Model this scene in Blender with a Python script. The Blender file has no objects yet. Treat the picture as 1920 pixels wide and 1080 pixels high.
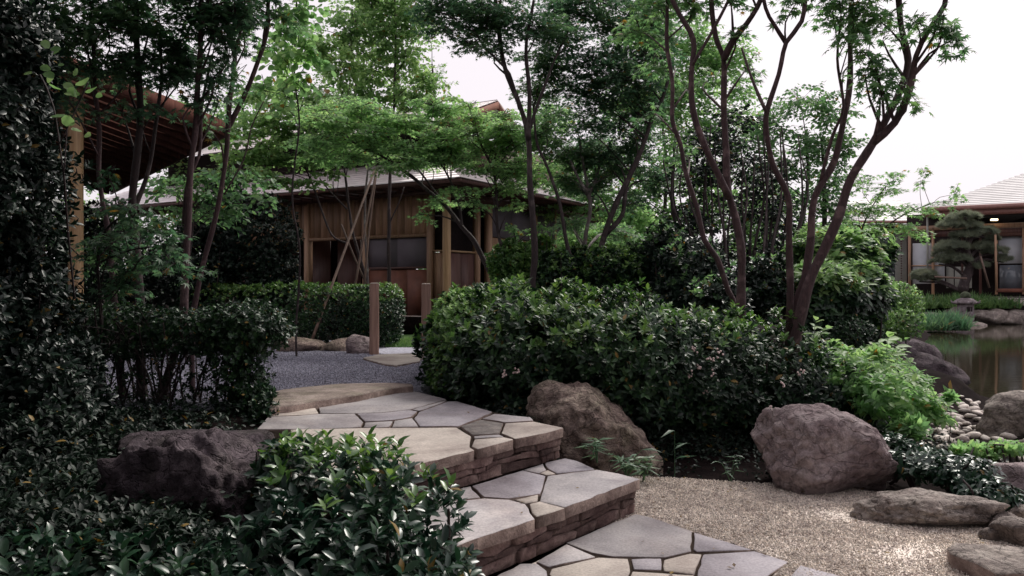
import bpy, math, random
import numpy as np
from mathutils import Vector, Matrix, noise as mnoise

# ------------------------------------------------------------------ camera, sky, sun, exposure
scene = bpy.context.scene
F = 1493.0; EYE = 1.11; CX, CY = 960.0, 540.0
cam_d = bpy.data.cameras.new('camera'); cam = bpy.data.objects.new('camera', cam_d)
scene.collection.objects.link(cam)
cam_d.sensor_width = 36; cam_d.lens = 28.0; cam_d.clip_end = 2000; cam_d.clip_start = 0.05
cam.location = (0, 0, EYE); cam.rotation_euler = (math.pi / 2, 0, 0)
scene.camera = cam

SUN_ELEV, SUN_AZ = math.radians(50), math.radians(38)      # azimuth measured from +Y towards +X
world = bpy.data.worlds.new('World'); scene.world = world; world.use_nodes = True
wn = world.node_tree; wn.nodes.clear()
w_out = wn.nodes.new('ShaderNodeOutputWorld'); w_bg = wn.nodes.new('ShaderNodeBackground')
w_sky = wn.nodes.new('ShaderNodeTexSky'); w_sky.sky_type = 'NISHITA'; w_sky.sun_disc = False
w_sky.sun_elevation = SUN_ELEV; w_sky.sun_rotation = SUN_AZ; w_sky.dust_density = 6; w_sky.air_density = 1.0
w_hsv = wn.nodes.new('ShaderNodeHueSaturation'); w_hsv.inputs['Saturation'].default_value = 0.25
w_mix = wn.nodes.new('ShaderNodeMixRGB'); w_mix.inputs[0].default_value = 0.80
w_mix.inputs[2].default_value = (7.7, 7.1, 7.55, 1)         # the even white overcast
wn.links.new(w_sky.outputs[0], w_hsv.inputs['Color']); wn.links.new(w_hsv.outputs[0], w_mix.inputs[1])
wn.links.new(w_mix.outputs[0], w_bg.inputs[0]); w_bg.inputs[1].default_value = 0.10
wn.links.new(w_bg.outputs[0], w_out.inputs[0])
sun_d = bpy.data.lights.new('sun', 'SUN'); sun_d.energy = 2.3; sun_d.angle = math.radians(20)
sun_d.color = (1.0, 0.95, 0.88)
sun = bpy.data.objects.new('sun', sun_d); scene.collection.objects.link(sun)
sdir = Vector((math.sin(SUN_AZ) * math.cos(SUN_ELEV), math.cos(SUN_AZ) * math.cos(SUN_ELEV), math.sin(SUN_ELEV)))
sun.rotation_euler = sdir.to_track_quat('Z', 'Y').to_euler(); sun.location = (10, 10, 20)
vs = scene.view_settings
vs.view_transform = 'Standard'; vs.look = 'None'; vs.gamma = 1.0; vs.exposure = 0.45; vs.use_curve_mapping = False
scene.cycles.max_bounces = 8; scene.cycles.diffuse_bounces = 4; scene.cycles.transmission_bounces = 4
scene.cycles.use_denoising = True

rng = np.random.default_rng(7)
C = scene.collection

# ------------------------------------------------------------------ measuring helpers
def P(px, py, d):
    return np.array([(px - CX) / F * d, d, EYE - (py - CY) / F * d])
def G(px, py, z):
    d = F * (EYE - z) / (py - CY)
    return np.array([(px - CX) / F * d, d, z])

# ------------------------------------------------------------------ materials
def mat(name):
    m = bpy.data.materials.new(name); m.use_nodes = True
    nt = m.node_tree; b = nt.nodes['Principled BSDF']; return m, nt, b
def N(nt, t, **kw):
    n = nt.nodes.new(t)
    for k, v in kw.items():
        if k.startswith('i_'): n.inputs[k[2:].replace('_', ' ')].default_value = v
        else: setattr(n, k, v)
    return n
def ramp(nt, fac, stops):
    r = nt.nodes.new('ShaderNodeValToRGB'); e = r.color_ramp.elements
    while len(e) < len(stops): e.new(0.5)
    for i, (p, c) in enumerate(stops): e[i].position = p; e[i].color = (*c, 1)
    nt.links.new(fac, r.inputs[0]); return r.outputs[0]
def position(nt): return nt.nodes.new('ShaderNodeNewGeometry').outputs['Position']

def stone_mat(name, c1, c2, c3, scale=6, bump=0.5, rough=0.85, fine=60, vary=0.35, mossy=0.0, bdist=0.02, crack=0.0, stain=0.8):
    m, nt, b = mat(name); pos = position(nt); L = nt.links.new
    oi = N(nt, 'ShaderNodeObjectInfo')
    n1 = N(nt, 'ShaderNodeTexNoise', i_Scale=scale, i_Detail=8.0, i_Roughness=0.62, i_Distortion=0.5)
    n2 = N(nt, 'ShaderNodeTexNoise', i_Scale=fine, i_Detail=6.0, i_Roughness=0.7)
    L(pos, n1.inputs['Vector']); L(pos, n2.inputs['Vector'])
    col = ramp(nt, n1.outputs[0], [(0.3, c1), (0.5, c2), (0.7, c3)])
    mul = N(nt, 'ShaderNodeMixRGB', blend_type='MULTIPLY', i_Fac=0.75)
    g = ramp(nt, n2.outputs[0], [(0.3, (0.55, 0.55, 0.55)), (0.62, (1.12, 1.1, 1.1))])
    L(col, mul.inputs[1]); L(g, mul.inputs[2])
    h = N(nt, 'ShaderNodeHueSaturation')
    mr = N(nt, 'ShaderNodeMapRange'); mr.inputs[3].default_value = 1 - vary; mr.inputs[4].default_value = 1 + vary
    L(oi.outputs['Random'], mr.inputs[0]); L(mr.outputs[0], h.inputs['Value']); L(mul.outputs[0], h.inputs['Color'])
    out = h.outputs[0]
    if mossy > 0:
        n3 = N(nt, 'ShaderNodeTexNoise', i_Scale=scale * 0.8, i_Detail=5.0); L(pos, n3.inputs['Vector'])
        f = ramp(nt, n3.outputs[0], [(0.5, (0, 0, 0)), (0.68, (mossy, mossy, mossy))])
        mm = N(nt, 'ShaderNodeMixRGB'); L(f, mm.inputs[0]); L(out, mm.inputs[1]); mm.inputs[2].default_value = (0.10, 0.12, 0.05, 1)
        out = mm.outputs[0]
    ns = N(nt, 'ShaderNodeTexNoise', i_Scale=scale * .45, i_Detail=4.0, i_Distortion=1.2); L(pos, ns.inputs['Vector'])
    st = ramp(nt, ns.outputs[0], [(0.36, (0.70, 0.66, 0.66)), (0.56, (1.06, 1.06, 1.05))])
    ms = N(nt, 'ShaderNodeMixRGB', blend_type='MULTIPLY', i_Fac=stain); L(out, ms.inputs[1]); L(st, ms.inputs[2]); out = ms.outputs[0]
    if crack > 0:
        dn = N(nt, 'ShaderNodeTexNoise', i_Scale=scale * 1.3, i_Detail=5.0); L(pos, dn.inputs['Vector'])
        sc_ = N(nt, 'ShaderNodeVectorMath', operation='SCALE'); L(dn.outputs['Color'], sc_.inputs[0]); sc_.inputs['Scale'].default_value = .22
        av = N(nt, 'ShaderNodeVectorMath', operation='ADD'); L(pos, av.inputs[0]); L(sc_.outputs[0], av.inputs[1])
        mpv = N(nt, 'ShaderNodeMapping'); mpv.inputs['Scale'].default_value = (1, 1, 2.2); mpv.inputs['Rotation'].default_value = (.35, .5, .2); L(av.outputs[0], mpv.inputs[0])
        vc = N(nt, 'ShaderNodeTexVoronoi', i_Scale=scale * 1.1); vc.feature = 'DISTANCE_TO_EDGE'; L(mpv.outputs[0], vc.inputs['Vector'])
        ck = ramp(nt, vc.outputs['Distance'], [(0.0, (0, 0, 0)), (0.055, (1, 1, 1))])
        n5 = N(nt, 'ShaderNodeTexNoise', i_Scale=scale * 4.5, i_Detail=9.0, i_Roughness=0.75); L(pos, n5.inputs['Vector'])
        sp = ramp(nt, n5.outputs[0], [(0.38, (0.45, 0.42, 0.42)), (0.5, (0.95, 0.95, 0.95)), (0.66, (1.35, 1.33, 1.3))])
        m4 = N(nt, 'ShaderNodeMixRGB', blend_type='MULTIPLY', i_Fac=.8); L(out, m4.inputs[1]); L(sp, m4.inputs[2])
        m5 = N(nt, 'ShaderNodeMixRGB', blend_type='MULTIPLY', i_Fac=crack); L(m4.outputs[0], m5.inputs[1]); L(ck, m5.inputs[2]); out = m5.outputs[0]
    L(out, b.inputs['Base Color']); b.inputs['Roughness'].default_value = rough; b.inputs['Specular IOR Level'].default_value = .25 if rough < 1 else .05
    ad = N(nt, 'ShaderNodeMath', operation='ADD')
    v = N(nt, 'ShaderNodeTexVoronoi', i_Scale=scale * 2.2); v.feature = 'DISTANCE_TO_EDGE'
    L(pos, v.inputs['Vector'])
    m2 = N(nt, 'ShaderNodeMath', operation='MULTIPLY'); m2.inputs[1].default_value = 0.35
    L(n2.outputs[0], m2.inputs[0]); L(n1.outputs[0], ad.inputs[0]); L(m2.outputs[0], ad.inputs[1])
    hgt = ad.outputs[0]
    if crack > 0:
        c1_ = N(nt, 'ShaderNodeMath', operation='MULTIPLY'); c1_.inputs[1].default_value = .45; L(ck, c1_.inputs[0])
        c2_ = N(nt, 'ShaderNodeMath', operation='ADD'); L(hgt, c2_.inputs[0]); L(c1_.outputs[0], c2_.inputs[1])
        c3_ = N(nt, 'ShaderNodeMath', operation='MULTIPLY_ADD'); L(n5.outputs[0], c3_.inputs[0]); c3_.inputs[1].default_value = 1.1; L(c2_.outputs[0], c3_.inputs[2]); hgt = c3_.outputs[0]
    bp = N(nt, 'ShaderNodeBump', i_Strength=bump, i_Distance=bdist); L(hgt, bp.inputs['Height'])
    L(bp.outputs[0], b.inputs['Normal']); return m

def wood_mat(name, c1, c2, axis='Z', rough=0.6, scale=1.0, vary=0.25):
    m, nt, b = mat(name); L = nt.links.new
    tc = N(nt, 'ShaderNodeTexCoord'); mp = N(nt, 'ShaderNodeMapping')
    s = {'Z': (14, 14, 0.9), 'X': (0.9, 14, 14), 'Y': (14, 0.9, 14)}[axis]
    mp.inputs['Scale'].default_value = [q * scale for q in s]
    oi = N(nt, 'ShaderNodeObjectInfo'); off = N(nt, 'ShaderNodeVectorMath', operation='ADD')
    L(tc.outputs['Object'], off.inputs[0]); L(oi.outputs['Random'], off.inputs[1]); L(off.outputs[0], mp.inputs[0])
    n = N(nt, 'ShaderNodeTexNoise', i_Scale=2.5, i_Detail=7.0, i_Roughness=0.6, i_Distortion=0.6); L(mp.outputs[0], n.inputs['Vector'])
    col = ramp(nt, n.outputs[0], [(0.3, c1), (0.7, c2)])
    h = N(nt, 'ShaderNodeHueSaturation'); mr = N(nt, 'ShaderNodeMapRange')
    mr.inputs[3].default_value = 1 - vary; mr.inputs[4].default_value = 1 + vary
    L(oi.outputs['Random'], mr.inputs[0]); L(mr.outputs[0], h.inputs['Value']); L(col, h.inputs['Color']); L(h.outputs[0], b.inputs['Base Color'])
    b.inputs['Roughness'].default_value = rough
    bp = N(nt, 'ShaderNodeBump', i_Strength=0.3, i_Distance=0.005); L(n.outputs[0], bp.inputs['Height']); L(bp.outputs[0], b.inputs['Normal'])
    return m

def bark_mat(name, c1, c2, rough=0.75):
    m, nt, b = mat(name); L = nt.links.new
    mp = N(nt, 'ShaderNodeMapping'); mp.inputs['Scale'].default_value = (9, 9, 2.2); L(position(nt), mp.inputs[0])
    n = N(nt, 'ShaderNodeTexNoise', i_Scale=5.0, i_Detail=9.0, i_Roughness=0.75, i_Distortion=1.0); L(mp.outputs[0], n.inputs['Vector'])
    n2 = N(nt, 'ShaderNodeTexNoise', i_Scale=9.0, i_Detail=6.0); L(position(nt), n2.inputs['Vector'])
    col = ramp(nt, n.outputs[0], [(0.32, c1), (0.68, c2)])
    lic = ramp(nt, n2.outputs[0], [(0.56, (0, 0, 0)), (0.66, (0.5, 0.5, 0.5))])
    mx = N(nt, 'ShaderNodeMixRGB'); L(lic, mx.inputs[0]); L(col, mx.inputs[1]); mx.inputs[2].default_value = (c2[0] * 2.3 + .02, c2[1] * 2.8 + .02, c2[2] * 2.6 + .02, 1)
    L(mx.outputs[0], b.inputs['Base Color']); b.inputs['Roughness'].default_value = rough
    bp = N(nt, 'ShaderNodeBump', i_Strength=0.8, i_Distance=0.012); L(n.outputs[0], bp.inputs['Height']); L(bp.outputs[0], b.inputs['Normal'])
    return m

def leaf_mat(name, ca, cb, cc, rough=0.35, trans=0.35, spec=0.5, patch=1.6):
    """ca old leaf, cb usual leaf, cc young leaf; per leaf and per clump variation"""
    m, nt, b = mat(name); L = nt.links.new
    g = N(nt, 'ShaderNodeNewGeometry'); oi = N(nt, 'ShaderNodeObjectInfo')
    ad = N(nt, 'ShaderNodeMath', operation='ADD'); L(g.outputs['Random Per Island'], ad.inputs[0]); L(oi.outputs['Random'], ad.inputs[1])
    fr = N(nt, 'ShaderNodeMath', operation='FRACT'); L(ad.outputs[0], fr.inputs[0])
    n = N(nt, 'ShaderNodeTexNoise', i_Scale=patch, i_Detail=3.0); L(g.outputs['Position'], n.inputs['Vector'])
    sc = N(nt, 'ShaderNodeMath', operation='MULTIPLY'); sc.inputs[1].default_value = 0.55; L(fr.outputs[0], sc.inputs[0])
    a2 = N(nt, 'ShaderNodeMath', operation='ADD'); L(sc.outputs[0], a2.inputs[0]); L(n.outputs[0], a2.inputs[1])
    s2 = N(nt, 'ShaderNodeMath', operation='SUBTRACT'); L(a2.outputs[0], s2.inputs[0]); s2.inputs[1].default_value = 0.25
    col = ramp(nt, s2.outputs[0], [(0.15, ca), (0.5, cb), (0.85, cc)])
    gt = N(nt, 'ShaderNodeMath', operation='GREATER_THAN'); gt.inputs[1].default_value = .988; L(fr.outputs[0], gt.inputs[0])
    ym = N(nt, 'ShaderNodeMixRGB'); L(gt.outputs[0], ym.inputs[0]); L(col, ym.inputs[1]); ym.inputs[2].default_value = (.20, .13, .035, 1); col = ym.outputs[0]
    L(col, b.inputs['Base Color']); b.inputs['Roughness'].default_value = rough
    b.inputs['Specular IOR Level'].default_value = spec
    tr = N(nt, 'ShaderNodeBsdfTranslucent')
    hs = N(nt, 'ShaderNodeHueSaturation', i_Saturation=1.1, i_Value=1.9); hs.inputs['Hue'].default_value = 0.49
    L(col, hs.inputs['Color']); L(hs.outputs[0], tr.inputs['Color'])
    mx = N(nt, 'ShaderNodeMixShader'); mx.inputs[0].default_value = trans
    L(b.outputs[0], mx.inputs[1]); L(tr.outputs[0], mx.inputs[2]); L(mx.outputs[0], nt.nodes['Material Output'].inputs[0])
    return m

def plain(name, c, rough=0.6, spec=0.5, nscale=20, amt=0.25):
    m, nt, b = mat(name); L = nt.links.new
    n = N(nt, 'ShaderNodeTexNoise', i_Scale=float(nscale), i_Detail=5.0); L(position(nt), n.inputs['Vector'])
    col = ramp(nt, n.outputs[0], [(0.3, tuple(q * (1 - amt) for q in c)), (0.7, tuple(q * (1 + amt) for q in c))])
    L(col, b.inputs['Base Color']); b.inputs['Roughness'].default_value = rough; b.inputs['Specular IOR Level'].default_value = spec
    return m

M = {}
M['flag'] = stone_mat('flagstone_grey', (0.29, 0.272, 0.285), (0.40, 0.378, 0.385), (0.52, 0.485, 0.475), 3.5, 0.25, 0.8, 90, 0.16)
M['flag_buff'] = stone_mat('flagstone_buff', (0.36, 0.315, 0.285), (0.49, 0.44, 0.395), (0.60, 0.54, 0.485), 3.5, 0.3, 0.8, 90, 0.10)
M['flag_mauve'] = stone_mat('flagstone_mauve', (0.25, 0.232, 0.255), (0.34, 0.318, 0.345), (0.43, 0.40, 0.42), 3.5, 0.25, 0.75, 90, 0.12)
M['flag_dark'] = stone_mat('flagstone_dark', (0.13, 0.12, 0.11), (0.22, 0.20, 0.19), (0.28, 0.25, 0.23), 14, 0.8, 0.9, 140, 0.1)
M['riser'] = stone_mat('riser_stone', (0.09, 0.055, 0.052), (0.165, 0.11, 0.10), (0.27, 0.20, 0.175), 9, 1.0, 0.95, 60, 0.45)
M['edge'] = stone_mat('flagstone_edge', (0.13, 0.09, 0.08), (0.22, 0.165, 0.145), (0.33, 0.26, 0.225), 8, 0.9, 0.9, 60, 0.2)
M['kerb'] = stone_mat('kerb_stone', (0.20, 0.165, 0.145), (0.29, 0.24, 0.21), (0.38, 0.32, 0.285), 7, 1.0, 0.9, 70, 0.1, 0.3)
M['bed'] = stone_mat('joint_soil', (0.03, 0.022, 0.02), (0.05, 0.038, 0.03), (0.075, 0.055, 0.045), 12, 0.8, 1.0, 120, 0)
M['soil'] = stone_mat('soil', (0.006, 0.004, 0.004), (0.012, 0.008, 0.008), (0.022, 0.015, 0.014), 9, 1.0, 1.0, 60, 0, 0.0)
M['rock_mid'] = stone_mat('rock_tan', (0.17, 0.12, 0.11), (0.36, 0.28, 0.245), (0.58, 0.48, 0.40), 6, 1.0, 0.9, 45, 0.05, 0.35, 0.035, crack=0.22)
M['rock_r'] = stone_mat('rock_mauve', (0.24, 0.18, 0.19), (0.42, 0.345, 0.35), (0.58, 0.50, 0.50), 5, 0.9, 0.85, 40, 0.05, 0.0, 0.03, crack=0.22)
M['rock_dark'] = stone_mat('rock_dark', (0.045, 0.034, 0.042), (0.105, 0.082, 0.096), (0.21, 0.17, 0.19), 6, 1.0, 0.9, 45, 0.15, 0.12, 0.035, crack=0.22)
M['rock_grey'] = stone_mat('rock_grey', (0.16, 0.135, 0.125), (0.34, 0.295, 0.27), (0.50, 0.45, 0.41), 7, 0.9, 0.85, 45, 0.25, 0.1, 0.03, crack=0.22)
M['pebble'] = stone_mat('shore_pebble', (0.32, 0.28, 0.25), (0.50, 0.45, 0.41), (0.64, 0.59, 0.54), 9, 0.3, 0.6, 90, 0.45)
M['gravel_tan'] = stone_mat('gravel_tan', (0.58, 0.51, 0.46), (0.74, 0.67, 0.60), (0.86, 0.80, 0.73), 40, 0.6, 0.9, 160, 0.45)
M['gravel_blue'] = stone_mat('gravel_blue', (0.19, 0.19, 0.24), (0.33, 0.33, 0.40), (0.50, 0.50, 0.58), 40, 0.6, 0.85, 160, 0.5)
M['bark_red'] = bark_mat('bark_red', (0.028, 0.014, 0.017), (0.092, 0.046, 0.050))
M['bark_dark'] = bark_mat('bark_dark', (0.016, 0.010, 0.011), (0.050, 0.030, 0.031))
M['bark_grey'] = bark_mat('bark_grey', (0.08, 0.065, 0.065), (0.22, 0.18, 0.175))
M['maple'] = leaf_mat('leaf_maple', (0.050, 0.11, 0.052), (0.088, 0.18, 0.078), (0.15, 0.26, 0.10), 0.5, 0.5)
M['maple_dark'] = leaf_mat('leaf_maple_dark', (0.032, 0.075, 0.044), (0.060, 0.125, 0.068), (0.105, 0.185, 0.085), 0.5, 0.5)
M['maple_bright'] = leaf_mat('leaf_maple_bright', (0.105, 0.205, 0.09), (0.175, 0.315, 0.13), (0.28, 0.42, 0.17), 0.5, 0.55)
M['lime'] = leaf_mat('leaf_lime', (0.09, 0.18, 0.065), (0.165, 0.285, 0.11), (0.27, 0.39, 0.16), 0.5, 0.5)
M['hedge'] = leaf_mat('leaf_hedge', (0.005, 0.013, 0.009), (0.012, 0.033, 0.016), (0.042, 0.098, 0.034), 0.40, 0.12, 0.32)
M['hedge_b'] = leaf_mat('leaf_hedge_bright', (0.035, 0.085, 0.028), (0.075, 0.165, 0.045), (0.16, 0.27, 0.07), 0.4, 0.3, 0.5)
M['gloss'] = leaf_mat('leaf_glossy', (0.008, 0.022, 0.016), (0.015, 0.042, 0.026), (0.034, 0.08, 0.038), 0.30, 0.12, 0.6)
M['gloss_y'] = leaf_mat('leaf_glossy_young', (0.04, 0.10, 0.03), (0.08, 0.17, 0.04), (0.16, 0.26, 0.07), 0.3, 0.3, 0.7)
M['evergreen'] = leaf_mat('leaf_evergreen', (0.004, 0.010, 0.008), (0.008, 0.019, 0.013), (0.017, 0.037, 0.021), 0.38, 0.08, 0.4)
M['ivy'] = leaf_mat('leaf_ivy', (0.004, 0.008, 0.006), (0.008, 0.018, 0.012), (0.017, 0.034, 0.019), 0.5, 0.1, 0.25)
M['bamboo'] = leaf_mat('leaf_bamboo', (0.04, 0.09, 0.05), (0.07, 0.15, 0.08), (0.13, 0.22, 0.10), 0.4, 0.3)
M['pine'] = leaf_mat('leaf_pine', (0.09, 0.11, 0.08), (0.15, 0.18, 0.125), (0.22, 0.24, 0.16), 0.6, 0.3)
M['grass'] = leaf_mat('leaf_grass', (0.04, 0.10, 0.03), (0.08, 0.17, 0.05), (0.16, 0.26, 0.09), 0.5, 0.35)
M['post'] = wood_mat('post_wood', (0.17, 0.098, 0.075), (0.33, 0.205, 0.16), 'Z', 0.8)
M['post_cut'] = plain('post_end_grain', (0.50, 0.42, 0.36), 0.8)
M['pole'] = wood_mat('pole_wood', (0.09, 0.055, 0.045), (0.21, 0.14, 0.11), 'Z', 0.7)
M['log'] = wood_mat('log_column', (0.27, 0.16, 0.08), (0.43, 0.28, 0.15), 'Z', 0.5)
M['cedar'] = wood_mat('cedar_board', (0.25, 0.14, 0.088), (0.46, 0.285, 0.18), 'Z', 0.6)
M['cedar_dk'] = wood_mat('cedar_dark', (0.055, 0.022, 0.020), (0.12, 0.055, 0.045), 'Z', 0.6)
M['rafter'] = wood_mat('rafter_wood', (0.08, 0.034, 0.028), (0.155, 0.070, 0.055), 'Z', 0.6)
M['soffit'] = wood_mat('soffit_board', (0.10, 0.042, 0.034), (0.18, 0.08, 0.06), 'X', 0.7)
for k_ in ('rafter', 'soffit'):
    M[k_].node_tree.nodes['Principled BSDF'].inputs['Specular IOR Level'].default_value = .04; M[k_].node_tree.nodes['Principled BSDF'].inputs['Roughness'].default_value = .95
M['roof'] = plain('roof_metal', (0.66, 0.59, 0.60), 0.38, 0.5, 6, 0.12)
M['roof_far'] = plain('roof_pale', (0.56, 0.54, 0.54), 0.5, 0.5, 2, 0.12)
M['gutter'] = plain('gutter_copper', (0.26, 0.12, 0.10), 0.45)
M['paper'] = plain('shoji_paper', (0.50, 0.52, 0.56), 0.8, 0.3, 3, 0.08)
M['panel_grey'] = plain('grey_panel', (0.15, 0.13, 0.15), 0.7, 0.3, 3, 0.15)
M['plaster'] = plain('plaster', (0.36, 0.36, 0.33), 0.9, 0.2, 3, 0.08)
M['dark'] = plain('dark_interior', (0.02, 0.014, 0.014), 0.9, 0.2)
M['red_wood'] = plain('red_board', (0.20, 0.075, 0.05), 0.6, 0.4, 5, 0.25)
M['metal'] = plain('grey_metal', (0.4, 0.4, 0.42), 0.4)
M['lantern'] = stone_mat('lantern_stone', (0.10, 0.085, 0.09), (0.20, 0.17, 0.18), (0.30, 0.27, 0.29), 9, 0.8, 0.9, 60, 0.05)
M['lantern_moss'] = stone_mat('lantern_mossy', (0.05, 0.07, 0.04), (0.09, 0.11, 0.07), (0.13, 0.15, 0.10), 9, 0.8, 0.95, 60, 0.05)
M['flower'] = plain('blossom', (0.62, 0.48, 0.46), 0.7)
M['yellow'] = plain('yellow_leaf', (0.62, 0.42, 0.05), 0.6)
m, nt, b = mat('lamp_glow'); b.inputs['Emission Color'].default_value = (1, 0.72, 0.4, 1); b.inputs['Emission Strength'].default_value = 5; M['glow'] = m
m, nt, b = mat('glass_dark'); b.inputs['Base Color'].default_value = (0.16, 0.18, 0.21, 1); b.inputs['Roughness'].default_value = 0.08; M['glass'] = m
m, nt, b = mat('pond_water'); L = nt.links.new
b.inputs['Base Color'].default_value = (0.030, 0.026, 0.016, 1); b.inputs['Roughness'].default_value = 0.05; b.inputs['IOR'].default_value = 1.33
mp = N(nt, 'ShaderNodeMapping'); mp.inputs['Scale'].default_value = (1.2, 3.5, 1); L(position(nt), mp.inputs[0])
n = N(nt, 'ShaderNodeTexNoise', i_Scale=2.2, i_Detail=4.0); L(mp.outputs[0], n.inputs['Vector'])
bp = N(nt, 'ShaderNodeBump', i_Strength=0.05, i_Distance=0.02); L(n.outputs[0], bp.inputs['Height']); L(bp.outputs[0], b.inputs['Normal']); M['water'] = m

# ------------------------------------------------------------------ object helpers
def props(o, label=None, cat=None, group=None, kind=None):
    if label: o['label'] = label
    if cat: o['category'] = cat
    if group: o['group'] = group
    if kind: o['kind'] = kind
    return o
def thing(name, label, cat, loc, group=None):
    o = bpy.data.objects.new(name, None); o.empty_display_size = 0.1; C.objects.link(o)
    o.location = [float(q) for q in loc]; return props(o, label, cat, group)
def np_mesh(name, V, counts, loops, smooth=False, mats=None, face_mat=None):
    me = bpy.data.meshes.new(name); V = np.asarray(V, np.float32)
    counts = np.asarray(counts, np.int32); loops = np.asarray(loops, np.int32)
    me.vertices.add(len(V)); me.vertices.foreach_set('co', V.ravel())
    me.loops.add(len(loops)); me.loops.foreach_set('vertex_index', loops)
    me.polygons.add(len(counts)); st = np.zeros(len(counts), np.int32); st[1:] = np.cumsum(counts)[:-1]
    me.polygons.foreach_set('loop_start', st); me.polygons.foreach_set('loop_total', counts)
    if smooth: me.polygons.foreach_set('use_smooth', np.ones(len(counts), bool))
    for q in (mats or []): me.materials.append(q)
    if face_mat is not None: me.polygons.foreach_set('material_index', np.asarray(face_mat, np.int32))
    me.update(calc_edges=True); me.validate(); return me
def link(name, me, parent=None, material=None, kind=None):
    """V are world coordinates; under a parent they are shifted to its origin by the caller"""
    o = bpy.data.objects.new(name, me); C.objects.link(o)
    if material is not None and not me.materials: me.materials.append(material)
    if parent is not None: o.parent = parent
    if kind: o['kind'] = kind
    return o
class MB:
    """collects world-space geometry and links it as one mesh object"""
    def __init__(s): s.V = []; s.c = []; s.l = []; s.n = 0
    def add(s, V, faces):
        s.V.append(np.asarray(V, float))
        for f in faces: s.c.append(len(f)); s.l.extend([i + s.n for i in f])
        s.n += len(V)
    def box(s, o, ax, ay, az):
        o, ax, ay, az = map(lambda q: np.asarray(q, float), (o, ax, ay, az))
        V = [o, o + ax, o + ax + ay, o + ay, o + az, o + ax + az, o + ax + ay + az, o + ay + az]
        s.add(V, [(0, 3, 2, 1), (4, 5, 6, 7), (0, 1, 5, 4), (1, 2, 6, 5), (2, 3, 7, 6), (3, 0, 4, 7)])
    def tube(s, pts, rad, k=8, cap=True, wob=0.0):
        pts = np.asarray(pts, float); n = len(pts); rad = np.broadcast_to(np.asarray(rad, float), (n,))
        T = np.gradient(pts, axis=0); T /= np.linalg.norm(T, axis=1)[:, None] + 1e-9
        ref = np.array([1.0, 0.13, 0.07]) if abs(T[0][0]) < 0.8 else np.array([0.0, 1.0, 0.1])
        V = []; u = np.cross(T[0], ref)
        for i in range(n):
            u = u - T[i] * np.dot(u, T[i]); u /= np.linalg.norm(u) + 1e-9; v = np.cross(T[i], u)
            a = np.arange(k) * 2 * math.pi / k
            rr = rad[i] * (1 + (wob * rng.uniform(-1, 1, k) if wob else 0))
            V.append(pts[i] + np.outer(np.cos(a) * rr, u) + np.outer(np.sin(a) * rr, v))
        V = np.vstack(V); f = []
        for i in range(n - 1):
            for j in range(k):
                j2 = (j + 1) % k; f.append((i * k + j, i * k + j2, (i + 1) * k + j2, (i + 1) * k + j))
        if cap: f.append(tuple(range(k))[::-1]); f.append(tuple(range((n - 1) * k, n * k)))
        s.add(V, f)
    def build(s, name, material, parent=None, smooth=False, kind=None):
        V = np.vstack(s.V)
        if parent is not None: V = V - np.array(parent.location if parent.type == 'EMPTY' or parent.parent is None else parent.parent.location)
        me = np_mesh(name, V, s.c, s.l, smooth); me.materials.append(material)
        return link(name, me, parent, kind=kind)
def catmull(pts, step):
    pts = np.asarray(pts, float)
    if len(pts) < 3:
        n = max(2, int(np.linalg.norm(pts[-1] - pts[0]) / step)); t = np.linspace(0, 1, n)[:, None]; return pts[0] * (1 - t) + pts[-1] * t
    Q = np.vstack([2 * pts[0] - pts[1], pts, 2 * pts[-1] - pts[-2]]); out = []
    for i in range(1, len(Q) - 2):
        n = max(2, int(np.linalg.norm(Q[i + 1] - Q[i]) / step)); t = np.linspace(0, 1, n, endpoint=False)[:, None]
        a, b_, c, d = Q[i - 1], Q[i], Q[i + 1], Q[i + 2]
        out.append(0.5 * ((2 * b_) + (-a + c) * t + (2 * a - 5 * b_ + 4 * c - d) * t ** 2 + (-a + 3 * b_ - 3 * c + d) * t ** 3))
    return np.vstack(out + [pts[-1:]])

# ------------------------------------------------------------------ leaves (unit length along +Y, normal +Z)
def T_oval():
    V = [(0, 0, 0), (0, .33, -.015), (0, .70, -.03), (0, 1, -.12), (-.20, .30, .05), (-.19, .66, .035), (.20, .30, .05), (.19, .66, .035)]
    return np.array(V), [(0, 1, 4), (0, 6, 1), (4, 1, 2, 5), (1, 6, 7, 2), (5, 2, 3), (2, 7, 3)]
def T_kite(w=.22, z=.06): return np.array([(0, 0, 0), (w, .45, z), (0, 1, -.05), (-w, .45, z)]), [(0, 1, 2), (0, 2, 3)]
def T_lance(): return np.array([(0, 0, 0), (.09, .3, .03), (0, .45, 0), (0, 1, -.18), (-.09, .3, .03)]), [(0, 1, 2), (1, 3, 2), (0, 2, 4), (4, 2, 3)]
def T_maple(lobes=5):
    angs = {5: (-105, -52, 0, 52, 105), 7: (-125, -84, -42, 0, 42, 84, 125)}[lobes]
    L_ = {5: (.55, .85, 1, .85, .55), 7: (.4, .7, .92, 1, .92, .7, .4)}[lobes]
    V = [(0, 0, 0)]; c = np.array([0, .15])
    for i, (a, l) in enumerate(zip(angs, L_)):
        a = math.radians(a); V.append((c[0] + math.sin(a) * l * .75, c[1] + math.cos(a) * l * .75, -.07 * l))
        if i < lobes - 1:
            a2 = math.radians((angs[i] + angs[i + 1]) / 2); V.append((c[0] + math.sin(a2) * .24, c[1] + math.cos(a2) * .24, .02))
    V.append((0, .12, .02)); n = len(V) - 1; f = []
    tips = list(range(1, n, 2)); notch = [0] + list(range(2, n - 1, 2)) + [0]
    for i, t in enumerate(tips): f.append((n, notch[i], t, notch[i + 1]) if notch[i] != notch[i + 1] else (n, notch[i], t))
    return np.array(V), f
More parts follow.
